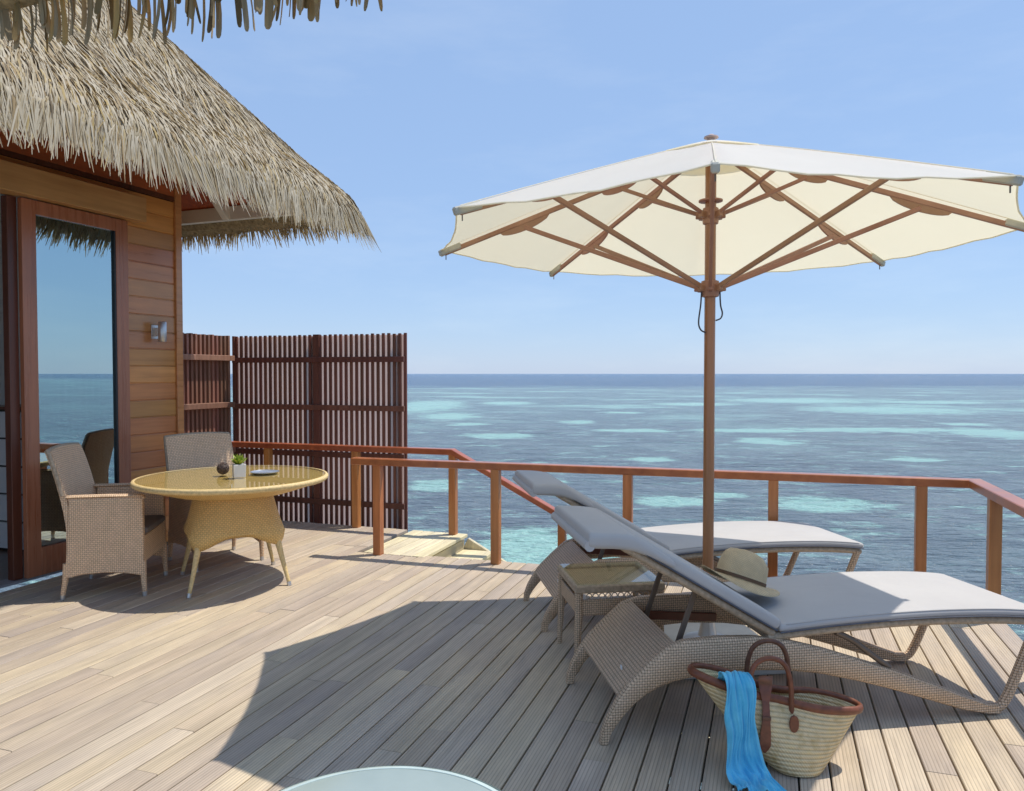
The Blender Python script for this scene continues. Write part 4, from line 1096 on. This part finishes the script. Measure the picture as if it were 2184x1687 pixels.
        for e in (P[0], P[-1]):
            mb = MB(); sg = -1 if near else 1
            if near: e = Vector((e.x, min(e.y, ysurf(e.x, e.z) - 0.004), e.z))
            outl = [(0, 0.034), (0.012, 0.028), (0.017, 0.010), (0.0165, -0.014), (0.009, -0.028), (0, -0.032)]
            full = outl + [(-x, z) for x, z in outl[::-1][1:-1]]
            mb.loft([[(e.x + x, e.y + sg * k, e.z + z + 0.0) for x, z in full] for k in (-0.004, 0.005)]); mb.build('leather_patch', M_lea if near else M_lea2, h, bevel=0.002)
    # closing strap hanging over the front
    c = rimpt(-0.100, True)
    path = [(-0.060, c.y + 0.095, 0.318), (-0.085, c.y + 0.035, 0.335), (-0.097, c.y - 0.010, 0.318), (-0.100, c.y - 0.024, 0.270), (-0.104, c.y - 0.026, 0.215), (-0.108, c.y - 0.022, 0.165), (-0.110, c.y - 0.014, 0.120), (-0.110, c.y - 0.010, 0.090)]
    wds = [0.016, 0.026, 0.024, 0.013, 0.0135, 0.019, 0.020, 0.003]
    path = path[:3] + [(x, ysurf(x, z) - 0.010, z) for x, y, z in path[3:]]
    P = catmull(path, 5); Wn = np.interp(np.linspace(0, 1, len(P)), np.linspace(0, 1, len(wds)), wds)
    m = MB(); m.loft([[p + Vector((-w, -0.003, 0)), p + Vector((w, -0.003, 0)), p + Vector((w, 0.003, 0.001)), p + Vector((-w, 0.003, 0.001))] for p, w in zip(P, Wn)]); m.build('closing_strap', M_lea, r, smooth=True, angle=50)
    q = path[4]; m = MB(); m.box(q[0] - 0.0165, q[0] + 0.0165, q[1] - 0.007, q[1] + 0.004, q[2] - 0.004, q[2] + 0.010); m.build('strap_loop', M_lea2, r, bevel=0.002)
    return r
bag()

def scarf():
    r = empty('scarf', (0.90, 2.80, 0), 0); 
    tag(r, 'bright blue cotton scarf draped over the rim of the straw bag', 'scarf')
    m_, t, b = new_mat('blue_cotton')
    v, q = objvec(t, (1, 1, 1)); n1 = noise(t, v, 14.0, 4)
    L(t, ramp(t, n1, [(0.3, (0.08, 0.46, 0.72)), (0.7, (0.17, 0.62, 0.84))]), b.inputs['Base Color'])
    b.inputs['Roughness'].default_value = 0.85; b.inputs['Specular IOR Level'].default_value = 0.2
    b.inputs['Sheen Weight'].default_value = 0.3
    bump(t, b, noise(t, v, 260.0, 3), 0.3, 0.001)
    # centre path: from inside the bag over the rim down to the deck, world coords relative to the root
    path = [((-0.068, 0.100, 0.245), 0.048), ((-0.066, 0.062, 0.335), 0.050), ((-0.064, 0.026, 0.372), 0.052), ((-0.060, -0.012, 0.352), 0.054), ((-0.056, -0.022, 0.30), 0.054), ((-0.056, -0.028, 0.24), 0.055), ((-0.050, -0.030, 0.18), 0.056), ((-0.050, -0.030, 0.12), 0.061), ((-0.044, -0.034, 0.065), 0.070), ((-0.030, -0.050, 0.028), 0.082), ((-0.026, -0.085, 0.016), 0.086), ((-0.020, -0.125, 0.014), 0.090), ((-0.014, -0.165, 0.012), 0.094)]
    P = catmull([p for p, w in path], 8); Wn = np.interp(np.linspace(0, 1, len(P)), np.linspace(0, 1, len(path)), [w for p, w in path])
    NU = 72; rings_t, rings_b = [], []
    V = []; F = []
    nP = len(P)
    for i, (p, w) in enumerate(zip(P, Wn)):
        t_ = i / (nP - 1)
        d = (P[min(i + 1, nP - 1)] - P[max(i - 1, 0)]).normalized()
        sd = Vector((1, 0.0, 0)); nn = sd.cross(d).normalized()
        if nn.y > 0 and abs(nn.y) > abs(nn.z): nn = -nn
        if abs(nn.z) >= abs(nn.y) and nn.z < 0: nn = -nn
        amp = 0.0075 * (0.6 + 0.7 * t_)
        for j in range(NU + 1):
            u = -1 + 2 * j / NU
            ph = 1.4 * math.sin(5 * t_ + 2) + 0.8 * math.sin(9 * t_)
            f = math.sin(u * 11 + ph) * 0.6 + math.sin(u * 19 - ph * 1.5 + 1.0) * 0.35 + 0.35 * math.sin(u * 5 + 7 * t_)
            f += 0.30 * math.sin(31 * u + 11 * t_)
            if t_ > 0.68:
                g_ = (t_ - 0.68) / 0.32
                f += g_ * (0.9 * math.sin(26 * t_ + 4 * u + 2.2 * math.sin(3 * u)) + 0.5 * math.sin(41 * t_ - 7 * u))
            off = amp * (f + 1.2)
            q_ = p + sd * (u * w + 0.006 * math.sin(6 * t_ * 3 + u * 3)) + nn * off
            if t_ > 0.9: q_ += Vector((0, -0.018 * math.sin(4 * u + 1) * (t_ - 0.9) * 10, 0))
            q_.z = max(q_.z, 0.004)
            V.append(q_)
    for i in range(nP - 1):
        for j in range(NU):
            a = i * (NU + 1) + j; F.append((a, a + 1, a + NU + 2, a + NU + 1))
    mb = MB(); mb.add(V, F); o = mb.build('cloth', m_, r, smooth=True, angle=180)
    so = o.modifiers.new('thick', 'SOLIDIFY'); so.thickness = 0.0025; so.offset = 0
    return r
scarf()

# ================================================================== dining table
def dining_table():
    r = empty('dining_table', (-2.02, 5.49, 0), RAD(27)); tag(r, 'round honey coloured wicker dining table with glass top and splayed legs', 'table')
    H_ = 0.755
    m = MB(); m.lathe([(0.02, H_ - 0.125), (0.34, H_ - 0.120), (0.44, H_ - 0.105), (0.56, H_ - 0.070), (0.65, H_ - 0.038), (0.68, H_ - 0.03)], 64); m.build('underside', M_tw, r, smooth=True, uv=True)
    m = MB(); m.lathe([(0.655, H_ - 0.036), (0.690, H_ - 0.034), (0.704, H_ - 0.022), (0.706, H_ - 0.008), (0.698, H_ + 0.003), (0.684, H_ + 0.004), (0.678, H_ - 0.004)], 72, cap=False); m.build('rim', M_bandt, r, smooth=True)
    m = MB(); m.lathe([(0.0, H_ - 0.006), (0.68, H_ - 0.006)], 64, cap=False); m.build('top_weave', M_tw, r, uv=True)
    m = MB(); m.lathe([(0.0, H_ - 0.002), (0.677, H_ - 0.002), (0.677, H_ + 0.005), (0.0, H_ + 0.005)], 72, cap=False); m.build('glass_top', M_tabglass, r, smooth=True)
    r.scale = (0.95, 0.95, 1.0)
    # pedestal skirt: circle turning into rounded square
    def sec(f):
        z = lerp(H_ - 0.12, 0.330, f); out = []
        for j in range(64):
            a = 2 * math.pi * j / 64
            sq = 1 / max(abs(math.cos(a)), abs(math.sin(a))); sq = min(sq, 1.27)
            rad = lerp(0.285, 0.362, min(1, f / 0.82) ** 1.1) * lerp(1, sq * 0.96, f) * (1 - 0.10 * max(0, (f - 0.82) / 0.18) ** 1.5)
            corner = max(0, math.cos(2 * (a - math.pi / 4)) ** 2 if math.cos(4 * (a - math.pi / 4)) > 0 else 0)
            zz = z
            if f > 0.8:
                c4 = 0.5 + 0.5 * math.cos(4 * (a - math.pi / 4))
                zz += (f - 0.8) / 0.2 * (0.035 - 0.075 * c4 ** 2)
            out.append((rad * math.cos(a), rad * math.sin(a), zz))
        return out
    m = MB(); R_ = [sec(f) for f in (0, 0.1, 0.25, 0.4, 0.55, 0.7, 0.82, 0.92, 1.0)]
    inn = [[(x * 0.96, y * 0.96, z) for x, y, z in q] for q in R_[::-1]]
    m.loft(R_ + inn, cap=False); m.build('pedestal', M_tw, r, smooth=True, uv=True, angle=60)
    for k in range(4):
        a = RAD(45 + 90 * k); c, s = math.cos(a), math.sin(a)
        m = MB(); m.tube([(c * 0.375, s * 0.375, 0.37), (c * 0.395, s * 0.395, 0.30), (c * 0.438, s * 0.438, 0.16), (c * 0.484, s * 0.484, 0.028)], [0.020, 0.024, 0.017, 0.0135], 10); lg = m.build('leg', M_bandt, r, smooth=True)
        m = MB(); m.tube([(c * 0.484, s * 0.484, 0.028), (c * 0.490, s * 0.490, 0.0)], [0.0165, 0.0165], 10); m.build('foot_cap', M_alu, lg, smooth=True)
dining_table()

# ================================================================== dining chairs
def chair():
    r = empty('dining_chair', (-3.0, 5.0, 0), 0)
    Wc = 0.57; D_ = 0.54
    # side panels (arm + side) profile in x,z
    for y0 in (0.0, Wc - 0.04):
        m = MB()
        pr = [(0.045, 0.150), (0.060, 0.40), (0.075, 0.672), (0.515, 0.672), (0.532, 0.655), (0.535, 0.40), (0.535, 0.145), (0.505, 0.145), (0.40, 0.165), (0.28, 0.17), (0.16, 0.165), (0.08, 0.150)]
        m.loft([[(x, y, z) for x, z in pr] for y in (y0, y0 + 0.04)]); m.build('side_panel', M_cw, r, uv=True, bevel=0.006)
        m = MB(); m.tube([(0.06, y0 + 0.02, 0.682), (0.30, y0 + 0.02, 0.684), (0.525, y0 + 0.02, 0.680), (0.537, y0 + 0.02, 0.66)], 0.021, 8, squash=(1.15, 0.6)); m.build('armrest', M_cw, r, smooth=True, uv=True)
    # back shell
    m = MB(); rings = []
    for i in range(9):
        f = i / 8; z = lerp(0.15, 1.0, f); xb = 0.045 - 0.0 * f - 0.13 * max(0, (z - 0.45) / 0.55) ** 1.4; hw = Wc / 2 * lerp(1.0, 0.93, f)
        ring = []
        for j in range(9):
            u = -1 + j / 4.0; ring.append((xb + 0.012 + 0.02 * (1 - u * u) * -1, Wc / 2 + u * hw, z - 0.012 * u * u * (1 if i == 8 else 0)))
        for j in range(8, -1, -1):
            u = -1 + j / 4.0; ring.append((xb + 0.050 - 0.02 * (1 - u * u), Wc / 2 + u * hw, z - 0.012 * u * u * (1 if i == 8 else 0)))
        rings.append(ring)
    m.loft(rings); bk_ = m.build('backrest', M_cw, r, smooth=True, uv=True, angle=50)
    m = MB(); pts = [(p[0] + 0.018, p[1], p[2] + 0.0) for p in rings[-1][:9]]
    left = [(0.045 + 0.03 - 0.13 * max(0, (z - 0.45) / 0.55) ** 1.4, Wc / 2 - Wc / 2 * lerp(1.0, 0.93, (z - 0.15) / 0.85), z) for z in (0.69, 0.78, 0.88, 0.97)]
    right = [(x, Wc - y, z) for x, y, z in left]
    m.tube(left + pts + right[::-1], 0.013, 8); m.build('back_edge', M_band, bk_, smooth=True)
    # seat box and cushion
    m = MB(); m.box(0.085, 0.530, 0.0402, Wc - 0.0402, 0.22, 0.405); m.build('seat', M_cw, r, uv=True, bevel=0.006)
    m = MB(); m.loft([[(lerp(0.10, 0.545, u) if 0 <= u <= 1 else 0, 0.05 + (Wc - 0.10) * 0 + y, z) for y, z in [(a + (Wc - 0.10) / 2, 0.435 + b_) for a, b_ in rrect((Wc - 0.10) / 2 * k, 0.026 * k2, 0.02, 3)]] for u, k, k2 in ((0, 0.97, 0.6), (0.03, 1, 0.95), (0.5, 1, 1.05), (0.96, 1, 0.95), (1, 0.97, 0.6))])
    m.build('seat_cushion', mat_plain('dark_seat_fabric', (0.17, 0.15, 0.14), 0.85), r, smooth=True, angle=60)
    for x, y in ((0.025, 0.02), (0.025, Wc - 0.02), (0.532, 0.02), (0.532, Wc - 0.02)):
        dx = 0.025 if x < 0.1 else -0.008
        m = MB(); m.tube([(x + dx, y, 0.24), (x + dx * 0.6, y, 0.12), (x, y, 0.03)], [0.022, 0.019, 0.016], 8); lg = m.build('leg', M_cw, r, smooth=True, uv=True)
        m = MB(); m.tube([(x, y, 0.03), (x - dx * 0.1, y, 0.0)], 0.0165, 8); m.build('foot_cap', M_alu, lg, smooth=True)
    return r
C1 = chair(); C1.location = (-3.005, 4.985, 0); C1.rotation_euler = (0, 0, RAD(10.5))
tag(C1, 'taupe wicker armchair in front of the glass door with its side to us', 'armchair', 'wicker armchairs at the dining table')
C2 = copy_tree(C1); C2.location = (-2.78, 6.07, 0); C2.rotation_euler = (0, 0, RAD(-45))
tag(C2, 'taupe wicker armchair behind the dining table against the boarded wall', 'armchair', 'wicker armchairs at the dining table')

# table decoration
def planter():
    r = empty('potted_succulent', (-1.957, 5.43, 0.7605), RAD(28)); tag(r, 'small white cube pot with lime green succulent on the dining table', 'potted plant')
    m = MB(); h = 0.043
    m.loft([[(a * h, b_ * h, z) for a, b_ in ((-1, -1), (1, -1), (1, 1), (-1, 1))] for z, h in ((0.0, 0.040), (0.092, 0.043), (0.092, 0.038), (0.078, 0.0375))]); m.build('pot', M_white, r, bevel=0.002)
    m = MB(); m.box(-0.037, 0.037, -0.037, 0.037, 0.070, 0.079); m.build('soil', M_joist, r)
    mg, t, b = new_mat('lime_leaf'); v, q = objvec(t); L(t, ramp(t, noise(t, v, 30.0, 3), [(0.3, (0.18, 0.30, 0.03)), (0.7, (0.42, 0.50, 0.07))]), b.inputs['Base Color']); b.inputs['Roughness'].default_value = 0.4
    for k in range(26):
        a = k * 2.4; tl = 0.15 + 1.05 * (k / 26); ln = 0.050 + 0.022 * random.random()
        d = Vector((math.cos(a) * math.sin(tl), math.sin(a) * math.sin(tl), math.cos(tl))); s = Vector((-math.sin(a), math.cos(a), 0)); nn = d.cross(s)
        p = Vector((0, 0, 0.085)); rings = []
        for f, w in ((0, 0.006), (0.35, 0.012), (0.7, 0.012), (0.9, 0.006), (1.0, 0.001)):
            c = p + d * (0.008 + ln * f) + Vector((0, 0, 0.01 * f * f)); rings.append([c - s * w, c - nn * w * 0.3, c + s * w, c + nn * w * 0.3])
        mb = MB(); mb.loft(rings); mb.build('leaf', mg, r, smooth=True, angle=70)
planter()
def ball():
    c = Vector((-2.115, 5.545, 0.7605 + 0.046)); r = empty('vine_ball', c - Vector((0, 0, 0.046)), 0); tag(r, 'dark brown woven vine ball beside the white pot on the dining table', 'ornament')
    mt = mat_plain('dark_vine', (0.10, 0.065, 0.05), 0.6, nscale=40, namt=0.4)
    m = MB(); m.lathe([(0.0005, 0.010), (0.02, 0.016), (0.036, 0.046), (0.02, 0.076), (0.0005, 0.082)], 16); m.build('core', M_black, r, smooth=True)
    m = MB()
    for k in range(22):
        ax = Vector(rng.normal(size=3)).normalized(); u = ax.orthogonal().normalized(); w = ax.cross(u)
        rr_ = 0.042
        m.tube([Vector((0, 0, 0.046)) + u * math.cos(a) * rr_ + w * math.sin(a) * rr_ for a in [2 * math.pi * q / 20 for q in range(21)]], 0.0028, 5, cap=False)
    m.build('vines', mt, r, smooth=True)
ball()
r_ = empty('reflection_disc', (-1.84, 5.64, 0.7605), 0); tag(r_, 'sky reflection built as a flat silvery dish behind the white pot on the dining table', 'disc')
m = MB(); m.lathe([(0.0, 0.002), (0.06, 0.002), (0.098, 0.007), (0.105, 0.013), (0.107, 0.0125), (0.099, 0.004), (0.06, -0.0002 + 0.0005), (0.0, 0.0005)], 40, cap=False)
m.build('disc', mat_plain('silver_blue_reflection', (0.45, 0.50, 0.58), 0.25, 0.5), r_, smooth=True)  # blue-grey sky reflection on the table top, added as a separate disc

# ================================================================== glass table in the foreground
g_ = empty('glass_coffee_table', (-0.308, 1.634, 0), 0); tag(g_, 'round coffee table with pale green frosted glass top at the bottom edge', 'coffee table')
R_ = 0.374
m = MB(); m.lathe([(0.0, 0.440), (R_ - 0.004, 0.440), (R_, 0.443), (R_, 0.447), (R_ - 0.004, 0.450), (0.0, 0.450)], 96, cap=False); m.build('glass_top', M_frost, g_, smooth=True, angle=30)
m = MB(); m.tube([((R_ - 0.03) * math.cos(a), (R_ - 0.03) * math.sin(a), 0.425) for a in [2 * math.pi * k / 64 for k in range(65)]], 0.012, 8, cap=False); m.build('ring_frame', M_strut, g_, smooth=True)
m = MB(); m.tube([((R_ + 0.0045) * math.cos(a), (R_ + 0.0045) * math.sin(a), 0.4435) for a in [2 * math.pi * k / 96 for k in range(97)]], 0.0042, 8, cap=False); m.build('rim', mat_plain('dark_glass_edge', (0.10, 0.14, 0.13), 0.25), g_, smooth=True)
m = MB(); m.lathe([(R_ - 0.017, 0.4504), (R_ - 0.016, 0.4520), (R_ - 0.006, 0.4518), (R_ - 0.003, 0.4500)], 96, cap=False); m.build('bevel_band', mat_plain('pale_glass_bevel', (0.50, 0.60, 0.57), 0.08), g_, smooth=True)
for k in range(4):
    a = RAD(45 + 90 * k); c, s = math.cos(a), math.sin(a)
    m = MB(); m.tube([(c * 0.355, s * 0.355, 0.42), (c * 0.31, s * 0.31, 0.2), (c * 0.34, s * 0.34, 0.0)], 0.013, 8); m.build('leg', M_strut, g_, smooth=True)
